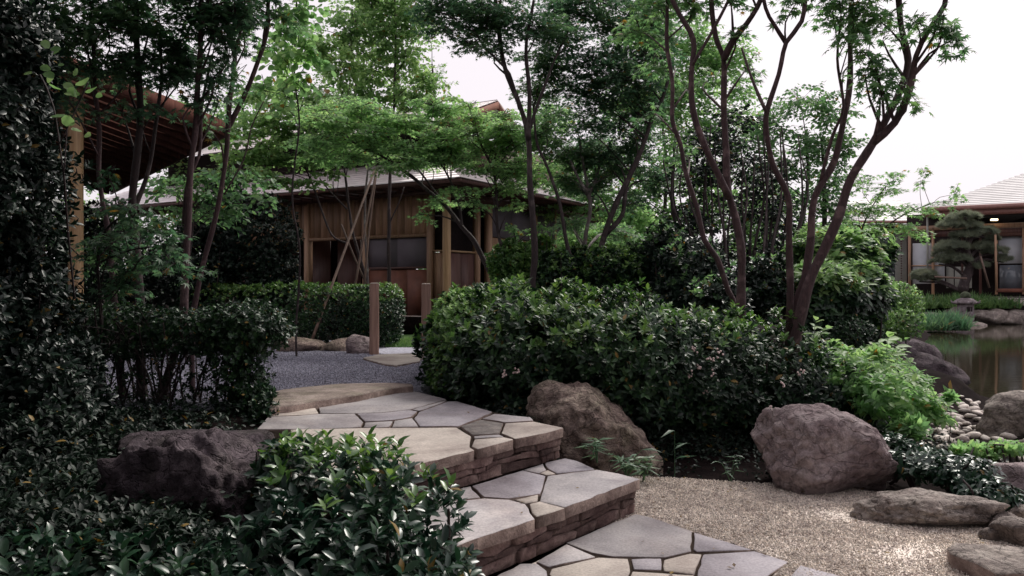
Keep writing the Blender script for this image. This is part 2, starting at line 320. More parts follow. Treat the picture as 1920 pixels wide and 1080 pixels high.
def T_round():
    V = [(0, 0, 0), (.34, .18, .05), (.42, .55, .05), (.2, .9, 0), (0, 1, -.04), (-.2, .9, 0), (-.42, .55, .05), (-.34, .18, .05)]
    return np.array(V), [(0, 1, 2, 3, 4), (0, 4, 5, 6, 7)]
def T_blade(): return np.array([(-.018, 0, 0), (.018, 0, 0), (.012, .5, .06), (-.012, .5, .06), (0, 1, -.1)]), [(0, 1, 2, 3), (3, 2, 4)]
def T_needle(): return np.array([(-.03, 0, 0), (.03, 0, 0), (0, 1, 0)]), [(0, 1, 2)]
TPL = dict(oval=T_oval(), kite=T_kite(), wide=T_kite(.30, .07), lance=T_lance(), maple=T_maple(5), maple7=T_maple(7), round=T_round(), blade=T_blade(), needle=T_needle())
LEAFCOUNT = [0]
def frames(d, nrm):
    d = d / (np.linalg.norm(d, axis=1)[:, None] + 1e-9)
    x = np.cross(d, nrm); x /= np.linalg.norm(x, axis=1)[:, None] + 1e-9
    z = np.cross(x, d); return np.stack([x, d, z], axis=2)
def leaves(name, pos, d, nrm, size, tpl, material, root, nobj=0, kind='stuff', partname='leaf'):
    """pos/d/nrm (n,3), size (n,). The nobj leaves nearest to the eye are objects of their own sharing one mesh"""
    pos = np.asarray(pos, float); TV, TF = TPL[tpl]; R = frames(d, nrm); o0 = np.array(root.location)
    if nobj > 0:
        dist = np.linalg.norm(pos - np.array([0, 0, EYE]), axis=1) / (size + 1e-6)
        infr = (np.abs(pos[:, 0] / np.maximum(pos[:, 1], .1)) < .66) & (np.abs((pos[:, 2] - EYE) / np.maximum(pos[:, 1], .1)) < .38)
        dist = np.where(infr, dist, 1e9); order = np.argsort(dist); pick = order[:nobj]; rest = order[nobj:]
        cs = []; ls = []
        for f in TF: cs.append(len(f)); ls.extend(f)
        me = np_mesh(partname, TV, cs, ls, smooth=True); me.materials.append(material)
        for i in pick:
            ob = bpy.data.objects.new(partname, me); ob.parent = root
            mm = Matrix([list(R[i][0] * size[i]) + [pos[i][0] - o0[0]], list(R[i][1] * size[i]) + [pos[i][1] - o0[1]],
                         list(R[i][2] * size[i]) + [pos[i][2] - o0[2]], [0, 0, 0, 1]])
            ob.matrix_basis = mm; C.objects.link(ob)
        pos, R, size = pos[rest], R[rest], size[rest]
    n = len(pos)
    if n == 0: return None
    k = len(TV); V = np.einsum('nij,kj->nki', R, TV) * size[:, None, None] + (pos - o0)[:, None, :]
    cs = np.tile([len(f) for f in TF], n); base = np.concatenate([np.array(f) for f in TF])
    loops = (np.arange(n)[:, None] * k + base[None, :]).ravel()
    me = np_mesh(name, V.reshape(-1, 3), cs, loops, smooth=(tpl in ('oval', 'lance'))); me.materials.append(material)
    LEAFCOUNT[0] += n * sum(len(f) - 2 for f in TF)
    return link(name, me, root, kind=kind)
def unit(n):
    v = rng.normal(size=(n, 3)); return v / np.linalg.norm(v, axis=1)[:, None]
def lump(p, s=2.0, seed=0.0):
    x, y, z = (p * s).T + seed
    return (np.sin(x * 1.7 + 1.3 * np.sin(y * 1.1 + seed)) + np.sin(y * 2.1 + 1.1 * np.sin(z * 1.3)) + np.sin(z * 1.9 + 1.2 * np.sin(x * 1.2 + seed))) / 3

def shell(blobs, n, depth=0.25, lumpy=0.08, ground=-0.05):
    """points on the outer skin of a union of superellipsoids: (cx,cy,cz,rx,ry,rz,power,rotz)"""
    B = [tuple(b) + (2.4, 0.0)[len(b) - 6:] if len(b) < 8 else tuple(b) for b in blobs]
    area = np.array([b[3] * b[4] + b[3] * b[5] + b[4] * b[5] for b in B]); pr = area / area.sum()
    k = rng.choice(len(B), int(n * 1.5), p=pr); d = unit(len(k)); pos = np.zeros((len(k), 3)); nr = np.zeros((len(k), 3))
    for i, b in enumerate(B):
        q = k == i; dd = d[q]; p_ = b[6]
        r = (np.abs(dd) ** p_).sum(1) ** (-1 / p_)
        loc = dd * r[:, None]; g = np.sign(loc) * np.abs(loc) ** (p_ - 1)
        c, s = math.cos(b[7]), math.sin(b[7]); Rz = np.array([[c, -s, 0], [s, c, 0], [0, 0, 1]])
        sc = 1 - depth * rng.random(len(dd)) ** 1.6
        w = (loc * sc[:, None] * np.array(b[3:6])) @ Rz.T + np.array(b[:3])
        gn = (g / np.array(b[3:6])) @ Rz.T; gn /= np.linalg.norm(gn, axis=1)[:, None] + 1e-9
        w = w + gn * (lumpy * lump(w, 3.2, 1.7) + lumpy * .5 * lump(w, 9.0, 4.0))[:, None]
        pos[q] = w; nr[q] = gn
    keep = pos[:, 2] > ground
    for i, b in enumerate(B):
        c, s = math.cos(-b[7]), math.sin(-b[7]); Rz = np.array([[c, -s, 0], [s, c, 0], [0, 0, 1]])
        l_ = ((pos - np.array(b[:3])) @ Rz.T) / np.array(b[3:6]); ins = (np.abs(l_) ** b[6]).sum(1) < (1 - depth) ** b[6] * .8
        keep &= ~(ins & (k != i))
    return pos[keep][:n], nr[keep][:n]

def whorls(pos, nr, per, size, el=(15, 60), up=0.7, spread=0.35, jit=0.25):
    """leafy shoots at each position: 'per' leaves round a shoot axis"""
    n = len(pos); ax = nr + np.array([0, 0, up]) + rng.normal(size=(n, 3)) * jit; ax /= np.linalg.norm(ax, axis=1)[:, None]
    ref = unit(n); u = np.cross(ax, ref); u /= np.linalg.norm(u, axis=1)[:, None]; v = np.cross(ax, u)
    ph0 = rng.uniform(0, 6.28, n); P_, D_, N_, S_ = [], [], [], []
    for j in range(per):
        a = ph0 + j * 2.399 + rng.uniform(-.3, .3, n); e = np.radians(rng.uniform(el[0], el[1], n))
        rad = u * np.cos(a)[:, None] + v * np.sin(a)[:, None]
        d = rad * np.cos(e)[:, None] + ax * np.sin(e)[:, None]
        nn = ax * np.cos(e)[:, None] - rad * np.sin(e)[:, None]
        s = size * rng.uniform(.65, 1.15, n)
        P_.append(pos - ax * (size * spread * j / per * 2)[:, None] if np.ndim(size) else pos - ax * (size * spread * j / per * 2)); D_.append(d); N_.append(nn); S_.append(s)
    return np.vstack(P_), np.vstack(D_), np.vstack(N_), np.concatenate(S_)

# ------------------------------------------------------------------ rocks
_ico = {}
def ico(sub):
    if sub not in _ico:
        import bmesh
        bm = bmesh.new(); bmesh.ops.create_icosphere(bm, subdivisions=sub, radius=1)
        V = np.array([v.co[:] for v in bm.verts]); Fc = np.array([[v.index for v in f.verts] for f in bm.faces]); bm.free(); _ico[sub] = (V, Fc)
    return _ico[sub]
def fbm(p, octv=5, ridged=False):
    out = np.zeros(len(p))
    for i, q in enumerate(p):
        v = Vector(q); s = 0; a = 1.0
        for o in range(octv):
            nn = mnoise.noise(v); s += a * ((1 - 2 * abs(nn)) if ridged else nn); v = v * 2.07; a *= .5
        out[i] = s
    return out
def rock_mesh(name, r, seed, sub=5, planes=14, sharp=9, rough=0.06, shape=None, scale=1.0):
    V, Fc = ico(sub); rs = np.random.default_rng(seed)
    n = rs.normal(size=(planes, 3)); n /= np.linalg.norm(n, axis=1)[:, None]; dd = rs.uniform(.72, 1.0, planes)
    if shape is not None:
        e = np.array([s[:3] for s in shape], float); ed = np.array([s[3] for s in shape]); e /= np.linalg.norm(e, axis=1)[:, None]
        n = np.vstack([n, e]); dd = np.concatenate([dd, ed])
    c = np.maximum(V @ n.T, 1e-3) / dd[None, :]
    rr = 1.0 / ((c ** sharp).sum(1) ** (1 / sharp)); rr = np.minimum(rr, 1.25)
    q = V * rr[:, None]
    f1 = fbm(q * 1.6 + seed * 3.1, 5); f2 = fbm(q * 2.6 + seed * 1.7, 6 if sub > 5 else 4, True) if sub >= 4 else 0
    q = q * (1 + rough * 1.6 * f1 + rough * .7 * f2)[:, None]
    q = q * np.array(r)
    me = np_mesh(name, q, np.full(len(Fc), 3), Fc.ravel(), smooth=True); return me
def rock(name, label, cat, c, r, seed, material, sub=5, rotz=0, tilt=(0, 0), group=None, **kw):
    me = rock_mesh(name, r, seed, sub, **kw); me.materials.append(material)
    o = bpy.data.objects.new(name, me); C.objects.link(o); o.location = [float(q) for q in c]; o.rotation_euler = (tilt[0], tilt[1], rotz)
    return props(o, label, cat, group)

# ------------------------------------------------------------------ slabs
def poly_inset(p, d):
    p = np.asarray(p, float); n = len(p); a = 0
    for i in range(n): a += p[i][0] * p[(i + 1) % n][1] - p[(i + 1) % n][0] * p[i][1]
    if a < 0: p = p[::-1]
    e = np.roll(p, -1, 0) - p; e /= np.linalg.norm(e, axis=1)[:, None] + 1e-9
    nrm = np.stack([-e[:, 1], e[:, 0]], 1); pn = np.roll(nrm, 1, 0); m_ = nrm + pn; m_ /= (np.linalg.norm(m_, axis=1)[:, None] + 1e-9)
    k = 1 / np.maximum((m_ * nrm).sum(1), .5); return p + m_ * (d * k)[:, None]
def slab(name, poly, z, thick, material, parent=None, inset=0.0005, jag=0.0022, bev=0.004, res=0.06, tilt=0.002):
    p = poly_inset(poly, inset); Q = []
    for i in range(len(p)):
        a, b_ = p[i], p[(i + 1) % len(p)]; n = max(1, int(np.linalg.norm(b_ - a) / res))
        for j in range(n): Q.append(a + (b_ - a) * j / n + (rng.normal(size=2) * jag if j else rng.normal(size=2) * jag * .5))
    Q = np.array(Q); n = len(Q); o0 = np.array(parent.location) if parent is not None else np.zeros(3)
    In = poly_inset(Q, bev); tx, ty = rng.normal(size=2) * tilt; c = Q.mean(0)
    def ring(R, zz, j=0.0): return [(q[0] - o0[0], q[1] - o0[1], zz + (q[0] - c[0]) * tx + (q[1] - c[1]) * ty + (rng.normal() * j if j else 0) - o0[2]) for q in R]
    V = ring(In, z) + ring(Q, z - bev * .8, .0012) + ring(Q + rng.normal(size=Q.shape) * jag * .8, z - thick)
    f = [tuple(range(n))]
    for i in range(n):
        j = (i + 1) % n; f.append((i + n, j + n, j, i)); f.append((i + 2 * n, j + 2 * n, j + n, i + n))
    cs = [len(x) for x in f]; ls = [i for x in f for i in x]
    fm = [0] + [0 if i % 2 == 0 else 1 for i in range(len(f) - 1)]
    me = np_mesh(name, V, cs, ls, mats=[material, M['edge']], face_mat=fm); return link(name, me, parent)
def sheet(name, poly, z, material, kind='structure', parent=None, thick=None):
    p = poly_inset(poly, 0); n = len(p); V = [(a, b_, z) for a, b_ in p]; f = [tuple(range(n))]
    if thick:
        V += [(a, b_, z - thick) for a, b_ in p]; f += [(i + n, (i + 1) % n + n, (i + 1) % n, i) for i in range(n)]
    if parent is not None: V = [tuple(np.array(v) - np.array(parent.location)) for v in V]
    me = np_mesh(name, V, [len(x) for x in f], [i for x in f for i in x]); me.materials.append(material)
    return link(name, me, parent, kind=kind)
def in_poly(pts, poly):
    x, y = pts[:, 0], pts[:, 1]; r = np.zeros(len(pts), bool); n = len(poly)
    for i in range(n):
        x1, y1 = poly[i][:2]; x2, y2 = poly[(i + 1) % n][:2]
        c = ((y1 > y) != (y2 > y)) & (x < (x2 - x1) * (y - y1) / (y2 - y1 + 1e-12) + x1); r ^= c
    return r
def seg_dist(pts, poly):
    best = np.full(len(pts), 1e9); n = len(poly)
    for i in range(n):
        a = np.array(poly[i][:2], float); b_ = np.array(poly[(i + 1) % n][:2], float); ab = b_ - a
        t = np.clip(((pts - a) @ ab) / (ab @ ab), 0, 1); best = np.minimum(best, np.linalg.norm(pts - (a + t[:, None] * ab), axis=1))
    return best

# ------------------------------------------------------------------ ground, pond
LOWER = [(-6, -4), (14, -4), (14, 8.0), (5.2, 8.2), (4.3, 7.6), (3.0, 6.2), (1.7, 5.5), (.9, 5.1), (.55, 4.9), (-.15, 3.9), (-.7, 3.0), (-1.1, 2.5), (-3, 2.2), (-6, 2.2)]
POND = [(4.9, 8.4), (8, 8.2), (45, 8.0), (45, 24.8), (20, 25.6), (17.5, 25.8), (13.5, 26.2), (12.4, 25), (10.6, 20), (8.3, 16), (6.6, 13), (5.6, 11), (5.0, 9.6)]
WATER_Z = -0.06
def axis(lo, hi, f0, f1, s):
    a = np.arange(f0, f1, s); l_ = [f0]; r_ = [a[-1]]; st = s
    while l_[-1] > lo: st *= 1.25; l_.append(l_[-1] - st)
    st = s
    while r_[-1] < hi: st *= 1.25; r_.append(r_[-1] + st)
    return np.concatenate([np.array(l_[1:])[::-1], a, np.array(r_[1:])])
xs = axis(-90, 90, -6, 22, .2); ys = axis(-30, 110, 0, 32, .2)
GX, GY = np.meshgrid(xs, ys); gp = np.stack([GX.ravel(), GY.ravel()], 1)
def smooth(t): t = np.clip(t, 0, 1); return t * t * (3 - 2 * t)
def height(gp):
    inl = in_poly(gp, LOWER); dl = seg_dist(gp, LOWER); up = np.where(inl, 0, smooth(dl / .35))
    h = -0.03 + up * 0.28
    h = h + .095 * smooth((-1.35 - gp[:, 0]) / .3) * smooth((gp[:, 1] - 4.1) / .6) * smooth((5.6 - gp[:, 1]) / .4)
    h = h + np.where(gp[:, 1] > 26, smooth((gp[:, 1] - 26) / 1.5) * .42, 0)
    inp = in_poly(gp, POND); dp = seg_dist(gp, POND); h = np.where(inp, -0.09 - smooth(dp / 1.2) * .5 + 0 * h, h)
    near = (~inp) & (dp < .5); h = np.where(near, -0.09 + (h + .09) * smooth(dp / .5), h)
    return h + .012 * lump(np.stack([gp[:, 0], gp[:, 1], gp[:, 0] * 0], 1), 4.0)
gz = height(gp); nx, ny = len(xs), len(ys)
idx = np.arange(nx * ny).reshape(ny, nx)
q = np.stack([idx[:-1, :-1], idx[:-1, 1:], idx[1:, 1:], idx[1:, :-1]], -1).reshape(-1, 4)
me = np_mesh('ground', np.column_stack([gp, gz]), np.full(len(q), 4), q.ravel(), smooth=True); me.materials.append(M['soil'])
link('ground', me, kind='structure')
sheet('pond_water', [(4.3, 7.6), (50, 7.2), (50, 27), (12, 27.5), (4.3, 10)], WATER_Z, M['water'])

def A(pts, z, off, s): return [tuple(G(off[0] + x * s, off[1] + y * s, z)[:2]) for x, y in pts]
# ------------------------------------------------------------------ gravel beds
YARD = [(-5.5, 5.0), (-1.75, 5.02), (-1.3, 5.35), (-.75, 5.95), (-.35, 6.3), (.3, 6.6), (1.5, 7.5), (1.5, 12.6), (-6, 10.2)]
YZ = 0.365
sheet('gravel_yard', YARD, YZ, M['gravel_blue'], thick=.12)
TANP = [(-.9, 1.2), (3.2, 1.2), (3.4, 3.2), (2.9, 3.6), (2.2, 3.9), (1.9, 4.35), (1.3, 4.5), (1.1, 4.62), (.75, 4.65), (.45, 4.3), (.45, 3.7), (.0, 3.1), (-.4, 2.6), (-1.0, 2.0)]
sheet('gravel_bed', TANP, 0.0, M['gravel_tan'], thick=.05)
def pebbles(name, pts, smin, smax, material, flat=.6):
    me = bpy.data.meshes.new(name); me.vertices.add(len(pts)); me.vertices.foreach_set('co', np.asarray(pts, np.float32).ravel()); me.update()
    o = bpy.data.objects.new(name, me); C.objects.link(o); o['kind'] = 'stuff'
    ng = bpy.data.node_groups.new(name + '_scatter', 'GeometryNodeTree')
    ng.interface.new_socket('Geometry', in_out='INPUT', socket_type='NodeSocketGeometry'); ng.interface.new_socket('Geometry', in_out='OUTPUT', socket_type='NodeSocketGeometry')
    gi = ng.nodes.new('NodeGroupInput'); go = ng.nodes.new('NodeGroupOutput')
    ic = ng.nodes.new('GeometryNodeMeshIcoSphere'); ic.inputs['Subdivisions'].default_value = 1; ic.inputs['Radius'].default_value = .5
    sm = ng.nodes.new('GeometryNodeSetMaterial'); sm.inputs['Material'].default_value = material
    ip = ng.nodes.new('GeometryNodeInstanceOnPoints'); rr = ng.nodes.new('FunctionNodeRandomValue'); rr.data_type = 'FLOAT_VECTOR'
    rr.inputs[0].default_value = (0, 0, 0); rr.inputs[1].default_value = (6.28, 6.28, 6.28)
    rs = ng.nodes.new('FunctionNodeRandomValue'); rs.data_type = 'FLOAT_VECTOR'; rs.inputs[0].default_value = (smin, smin, smin * flat); rs.inputs[1].default_value = (smax, smax * .8, smax * flat)
    rs.inputs['Seed'].default_value = 5
    Lk = ng.links.new; Lk(gi.outputs[0], ip.inputs['Points']); Lk(ic.outputs[0], sm.inputs[0]); Lk(sm.outputs[0], ip.inputs['Instance'])
    Lk(rr.outputs[0], ip.inputs['Rotation']); Lk(rs.outputs[0], ip.inputs['Scale']); Lk(ip.outputs[0], go.inputs[0])
    md = o.modifiers.new('scatter', 'NODES'); md.node_group = ng; me.materials.append(material); return o
def fill_poly(poly, n, z, dz):
    p = np.array(poly); lo, hi = p.min(0), p.max(0); out = []
    while sum(map(len, out)) < n:
        c = rng.uniform(lo, hi, (n, 2)); c = c[in_poly(c, poly)]; out.append(c)
    c = np.vstack(out)[:n]; return np.column_stack([c, z + rng.uniform(-dz, dz, n)])
vis = [(-.2, 2.2), (2.4, 2.2), (2.6, 3.4), (2.2, 3.95), (1.9, 4.4), (1.3, 4.55), (.7, 4.68), (.5, 4.3), (.5, 3.8)]
pp = fill_poly(vis, 125000, 0.003, .004); JB = A([(0, 500), (430, 215), (780, 70), (1060, 155), (1350, 240), (1530, 302), (1400, 450), (300, 520)], .003, (900, 940), .375)
pp = pp[~in_poly(pp[:, :2], JB)]; pp[:, 2] += .006 * lump(pp * [1, 1, 0], 6)
pebbles('tan_gravel', pp, .0045, .0115, M['gravel_tan'])
visy = [(-3.9, 5.02), (-1.7, 5.05), (-.75, 5.98), (-.3, 6.6), (-.9, 8.4), (-1.7, 9.2), (-2.9, 9.6), (-4.6, 8.5)]
pebbles('blue_gravel', fill_poly(visy, 110000, YZ + .003, .004), .007, .016, M['gravel_blue'])

# ------------------------------------------------------------------ flagstone steps
def A(pts, z, off, s): return [tuple(G(off[0] + x * s, off[1] + y * s, z)[:2]) for x, y in pts]
cA = ((500, 700), 580 / 1920); cB = ((760, 840), .25); cC = ((900, 940), .375)
UP = [('flag', [(318, 190), (570, 152), (760, 117), (920, 112), (1115, 160), (890, 222), (720, 240), (560, 245), (330, 243)]),
      ('flag_buff', [(60, 237), (170, 212), (290, 199), (318, 238), (320, 247), (180, 259), (20, 264)]),
      ('flag', [(10, 268), (180, 264), (325, 252), (545, 250), (600, 300), (585, 330), (300, 343), (-60, 343)]),
      ('flag_mauve', [(565, 249), (720, 244), (885, 227), (935, 234), (897, 267), (780, 288), (610, 297)]),
      ('flag', [(905, 222), (1118, 164), (1080, 186), (1020, 206), (948, 230)]),
      ('flag_mauve', [(947, 240), (1030, 209), (1120, 174), (1180, 172), (1400, 237), (1330, 271), (1190, 323), (952, 327), (917, 275)]),
      ('flag', [(792, 294), (903, 277), (943, 327), (777, 331)]),
      ('flag', [(612, 304), (783, 295), (763, 331), (600, 334)]),
      ('flag_buff', [(600, 338), (1178, 334), (1268, 387), (1260, 455), (1290, 472), (890, 574), (640, 640), (330, 730), (150, 640), (150, 350)]),
      ('flag_dark', [(1207, 326), (1330, 287), (1468, 309), (1443, 371), (1277, 381)]),
      ('flag', [(1287, 389), (1443, 379), (1470, 390), (1292, 402)]),
      ('flag_buff', [(1292, 409), (1473, 395), (1532, 408), (1310, 468), (1272, 450)]),
      ('flag', [(1342, 278), (1412, 250), (1640, 272), (1655, 291), (1477, 302)]),
      ('flag_buff', [(1482, 309), (1660, 298), (1842, 336), (1740, 366), (1542, 406), (1457, 371)])]
MID = [('flag', [(-120, 415), (150, 375), (250, 406), (200, 480), (60, 560), (-200, 640)]),
       ('flag', [(160, 368), (485, 285), (563, 365), (270, 401)]),
       ('flag_mauve', [(500, 283), (880, 165), (1048, 206), (1013, 340), (780, 377), (592, 366)]),
       ('flag', [(885, 163), (1033, 115), (1058, 161), (1005, 187)]),
       ('flag_buff', [(1012, 186), (1068, 164), (1128, 190), (1055, 202)]),
       ('flag_mauve', [(1042, 108), (1200, 75), (1290, 95), (1425, 158), (1140, 188), (1072, 156)]),
       ('flag', [(1067, 209), (1440, 162), (1600, 190), (1757, 231), (1200, 443), (1007, 395), (1022, 346)]),
       ('flag_buff', [(822, 386), (998, 347), (993, 394), (905, 409)]),
       ('flag_buff', [(932, 417), (1010, 399), (1193, 447), (987, 512), (947, 480)]),
       ('flag', [(272, 409), (590, 374), (780, 384), (903, 417), (933, 482), (972, 527), (500, 687), (300, 760), (120, 650), (60, 570), (205, 485)]),
       ('flag', [(-210, 660), (50, 577), (112, 657), (290, 765), (100, 840), (-200, 900)])]
LOW = [('flag', [(430, 205), (780, 62), (850, 78), (1060, 148), (1055, 245), (930, 277), (660, 274), (560, 254)]),
       ('flag_mauve', [(1070, 153), (1360, 240), (1085, 251), (1069, 235)]),
       ('flag', [(280, 300), (435, 212), (577, 275), (345, 324)]),
       ('flag_buff', [(357, 336), (590, 280), (738, 286), (753, 345), (733, 395), (560, 430), (380, 420), (348, 362)]),
       ('flag', [(60, 385), (200, 310), (288, 309), (333, 345), (343, 395), (300, 450), (40, 460)]),
       ('flag_mauve', [(757, 287), (905, 284), (908, 340), (767, 337)]),
       ('flag_buff', [(920, 291), (1050, 259), (1108, 263), (1073, 361), (920, 345)]),
       ('flag_mauve', [(1115, 263), (1370, 248), (1542, 300), (1430, 377), (1350, 430), (1085, 430), (1087, 375)]),
       ('flag_buff', [(762, 349), (1073, 369), (1073, 430), (750, 430), (745, 395)]),
       ('flag_mauve', [(1555, 372), (1600, 318), (1800, 372), (1900, 440), (1500, 440)]),
       ('flag', [(380, 428), (560, 438), (735, 402), (735, 520), (340, 520), (320, 450)])]
steps = thing('stone_steps', 'broad stone steps of irregular flagstones with dry laid risers, rising to the blue gravel', 'steps', (0, 4.2, 0))
for mk, poly in UP: slab('flagstone', A(poly, .34, *cA), .34, .052, M[mk], steps)
for mk, poly in MID: slab('flagstone', A(poly, .17, *cB), .17, .052, M[mk], steps)
path = thing('stone_path', 'crazy paved path of grey and buff flagstones at the foot of the steps', 'path', (.4, 3.0, 0))
path['kind'] = 'structure'; del path['category']
for mk, poly in LOW: slab('flagstone', A(poly, .012, *cC), .012, .05, M[mk], path)
sheet('joint_bed', A([(0, 500), (430, 215), (780, 70), (1060, 155), (1350, 240), (1520, 302), (1400, 450), (300, 520)], .003, *cC), .004, M['bed'], 'structure', path)
# cores that carry the slabs
def line_pts(pts, z, off, s): return np.array(A(pts, z, off, s))
front2 = line_pts([(330, 730), (640, 640), (890, 574), (1290, 472), (1530, 410), (1740, 366), (1842, 336)], .34, *cA)
front1 = line_pts([(-200, 900), (100, 840), (300, 760), (500, 687), (972, 527), (1200, 443), (1757, 231)], .17, *cB)
core2 = np.vstack([front2 + np.array([-.035, .05]), line_pts([(1640, 275), (1180, 175), (920, 112), (318, 190), (60, 235), (0, 340)], .34, *cA)])
core1 = np.vstack([front1 + np.array([-.035, .05]), line_pts([(1600, 195), (1300, 90), (1200, 75), (500, 270), (-100, 420)], .17, *cB)])
sheet('rubble_core', core2, .325, M['bed'], None, steps, .33)
sheet('rubble_core', core1, .155, M['bed'], None, steps, .16)
# riser stones, three uneven courses per step
def riser(front, ztop, zbot):
    d = np.diff(front, axis=0); sl = np.linalg.norm(d, axis=1); cum = np.concatenate([[0], np.cumsum(sl)]); Lt = cum[-1]
    wv = rng.uniform(0, 6.28, (8, 2)); wi = [0]
    def wob(k_, t): return 0 if k_ in (0, len(cours)) else .0075 * (math.sin(t * 11 + wv[k_][0]) + .6 * math.sin(t * 29 + wv[k_][1]))
    def at(t):
        i = min(len(sl) - 1, max(0, int(np.searchsorted(cum, t) - 1))); f = (t - cum[i]) / sl[i]; return front[i] + d[i] * f, d[i] / sl[i]
    z = zbot; cours = [.050, .030, .040] if ztop - zbot > .11 else [.04, .03]
    k = (ztop - zbot) / sum(cours)
    for ci, ch in enumerate(cours):
        ch *= k; t = rng.uniform(-.1, 0)
        while t < Lt - .02:
            ln = rng.choice([rng.uniform(.05, .12), rng.uniform(.14, .24), rng.uniform(.24, .42)]); a = max(t, 0); b_ = min(t + ln, Lt - .004)
            if b_ - a > .03:
                p0, e = at(a + .003); p1, _ = at(b_ - .003); e = (p1 - p0) / np.linalg.norm(p1 - p0); nrm = np.array([-e[1], e[0]])
                back = .016 + rng.uniform(-.007, .011); dp = .13; h0, h1 = z + .0015, z + ch - .0015
                n_ = 4; V = []
                for ri, (zz, sh) in enumerate(((h0, .002), (h0 + .003, 0), (h1 - .003, 0), (h1, .003))):
                    for i in range(n_ + 1):
                        f = i / n_; w = p0 + (p1 - p0) * f + nrm * (back + sh + rng.normal() * .0036 + (.002 if i in (0, n_) else 0)); tt = a + (b_ - a) * f; V.append((w[0], w[1], zz + wob(ci if ri < 2 else ci + 1, tt) + rng.normal() * .001))
                for zz in (h0, h1):
                    for i in (0, 1): w = (p0, p1)[i] + nrm * (back + dp); V.append((w[0], w[1], zz))
                f_ = []
                for r in range(3):
                    for i in range(n_): f_.append((r * (n_ + 1) + i, r * (n_ + 1) + i + 1, (r + 1) * (n_ + 1) + i + 1, (r + 1) * (n_ + 1) + i))
                m0 = 4 * (n_ + 1); f_.append(tuple(range(3 * (n_ + 1), 4 * (n_ + 1))) + (m0 + 3, m0 + 2)); f_.append(tuple(range(n_, -1, -1)) + (m0, m0 + 1))
                f_.append((0, n_ + 1, 2 * (n_ + 1), 3 * (n_ + 1), m0 + 2, m0)); f_.append((n_, m0 + 1, m0 + 3, 4 * (n_ + 1) - 1, 3 * (n_ + 1) - 1, 2 * (n_ + 1) - 1))
                mb = MB(); mb.add(V, f_); mb.build('riser_stone', M['riser'], steps)
            t += ln
        z += ch
riser(front2, .288, .17); riser(front1, .118, 0.0)
# long kerb stone at the head of the landing
ks = A([(15, 216), (60, 207), (300, 168), (570, 130), (700, 103), (800, 85), (915, 76), (905, 66), (840, 60), (700, 58), (450, 62), (250, 80), (90, 98), (30, 112)], .388, *cA)
o = slab('kerb_stone', ks, .388, .12, M['kerb'], None, 0, .006, .012, .05); props(o, 'long flat rough kerb stone between the flagstone landing and blue gravel', 'stone')
es = [tuple(G(440 + x * .2222, 500 + y * .2222, .392)[:2]) for x, y in [(1085, 768), (1200, 742), (1450, 730), (1600, 732), (1560, 790), (1480, 806), (1360, 828), (1250, 815)]]
o = slab('entry_slab', es, .392, .08, M['flag_buff'], None, 0, .006, .01, .06); props(o, 'pale orange flat stone lying at the foot of the cut log post', 'stone')
rb = [tuple(G(1620 + x * .4076, 640 + y * .4076, .085)[:2]) for x, y in [(383, 925), (430, 905), (600, 915), (830, 935), (850, 1010), (740, 1040), (620, 1050), (560, 1015), (400, 950)]]
o = slab('flat_stone', rb, .07, .08, M['rock_grey'], None, 0, .006, .012, .04); props(o, 'flat brown slab on the tan gravel at the corner nearest the pebbles', 'stone')

# ------------------------------------------------------------------ boulders
rock('boulder', 'tan lichened boulder with a hollow, tucked against the top step', 'boulder', (.50, 4.98, .10), (.43, .36, .44), 3, M['rock_mid'], 6, .2, planes=9, sharp=9, rough=.11,
     shape=[(.62, -.15, .75, .60), (-.55, -.35, .75, .82), (.2, -.95, .15, .85), (-.9, 0, .4, .85)])
rock('boulder', 'big mauve boulder with an undercut base behind the tan gravel', 'boulder', (1.78, 4.52, .14), (.375, .35, .32), 11, M['rock_r'], 6, 0, planes=8, sharp=13, rough=.085,
     shape=[(-.9, -.3, .3, .84), (0, -.1, 1, .86), (.25, -.75, -.62, .62), (-.1, -.95, .2, .86), (-.8, -.6, -.3, .9), (.9, -.2, .5, .85)])
rock('boulder', 'low flat boulder with a pale worn top at the gravel edge', 'boulder', (2.0, 3.80, .035), (.255, .20, .12), 21, M['rock_grey'], 6, -.15, planes=8, sharp=9, rough=.10,
     shape=[(0, 0, 1, .7), (.1, -.75, -.65, .55)])
rock('boulder', 'dark pitted boulder half hidden by the glossy shrub', 'boulder', (-1.28, 3.30, .14), (.33, .30, .36), 31, M['rock_dark'], 6, .1, planes=10, sharp=9, rough=.15,
     shape=[(0, -.1, 1, .88), (.8, -.2, .5, .85), (-.3, -.9, .2, .85)])
rock('boulder', 'low reddish rock lying behind the dark pitted boulder', 'boulder', (-1.60, 4.0, .24), (.34, .22, .17), 36, M['rock_dark'], 5, .1, planes=8, shape=[(0, 0, 1, .8)])
rock('boulder', 'rounded grey boulder at the pond edge above the pebbles', 'boulder', (4.08, 6.15, .10), (.44, .34, .22), 51, M['rock_grey'], 5, -.1, planes=9, shape=[(0, 0, 1, .85), (.2, -.8, -.6, .6)])
rock('boulder', 'smooth lilac grey rock under the creeping leaves beside the pebbles', 'boulder', (2.84, 4.42, .02), (.24, .2, .12), 57, M['rock_r'], 5, .3)
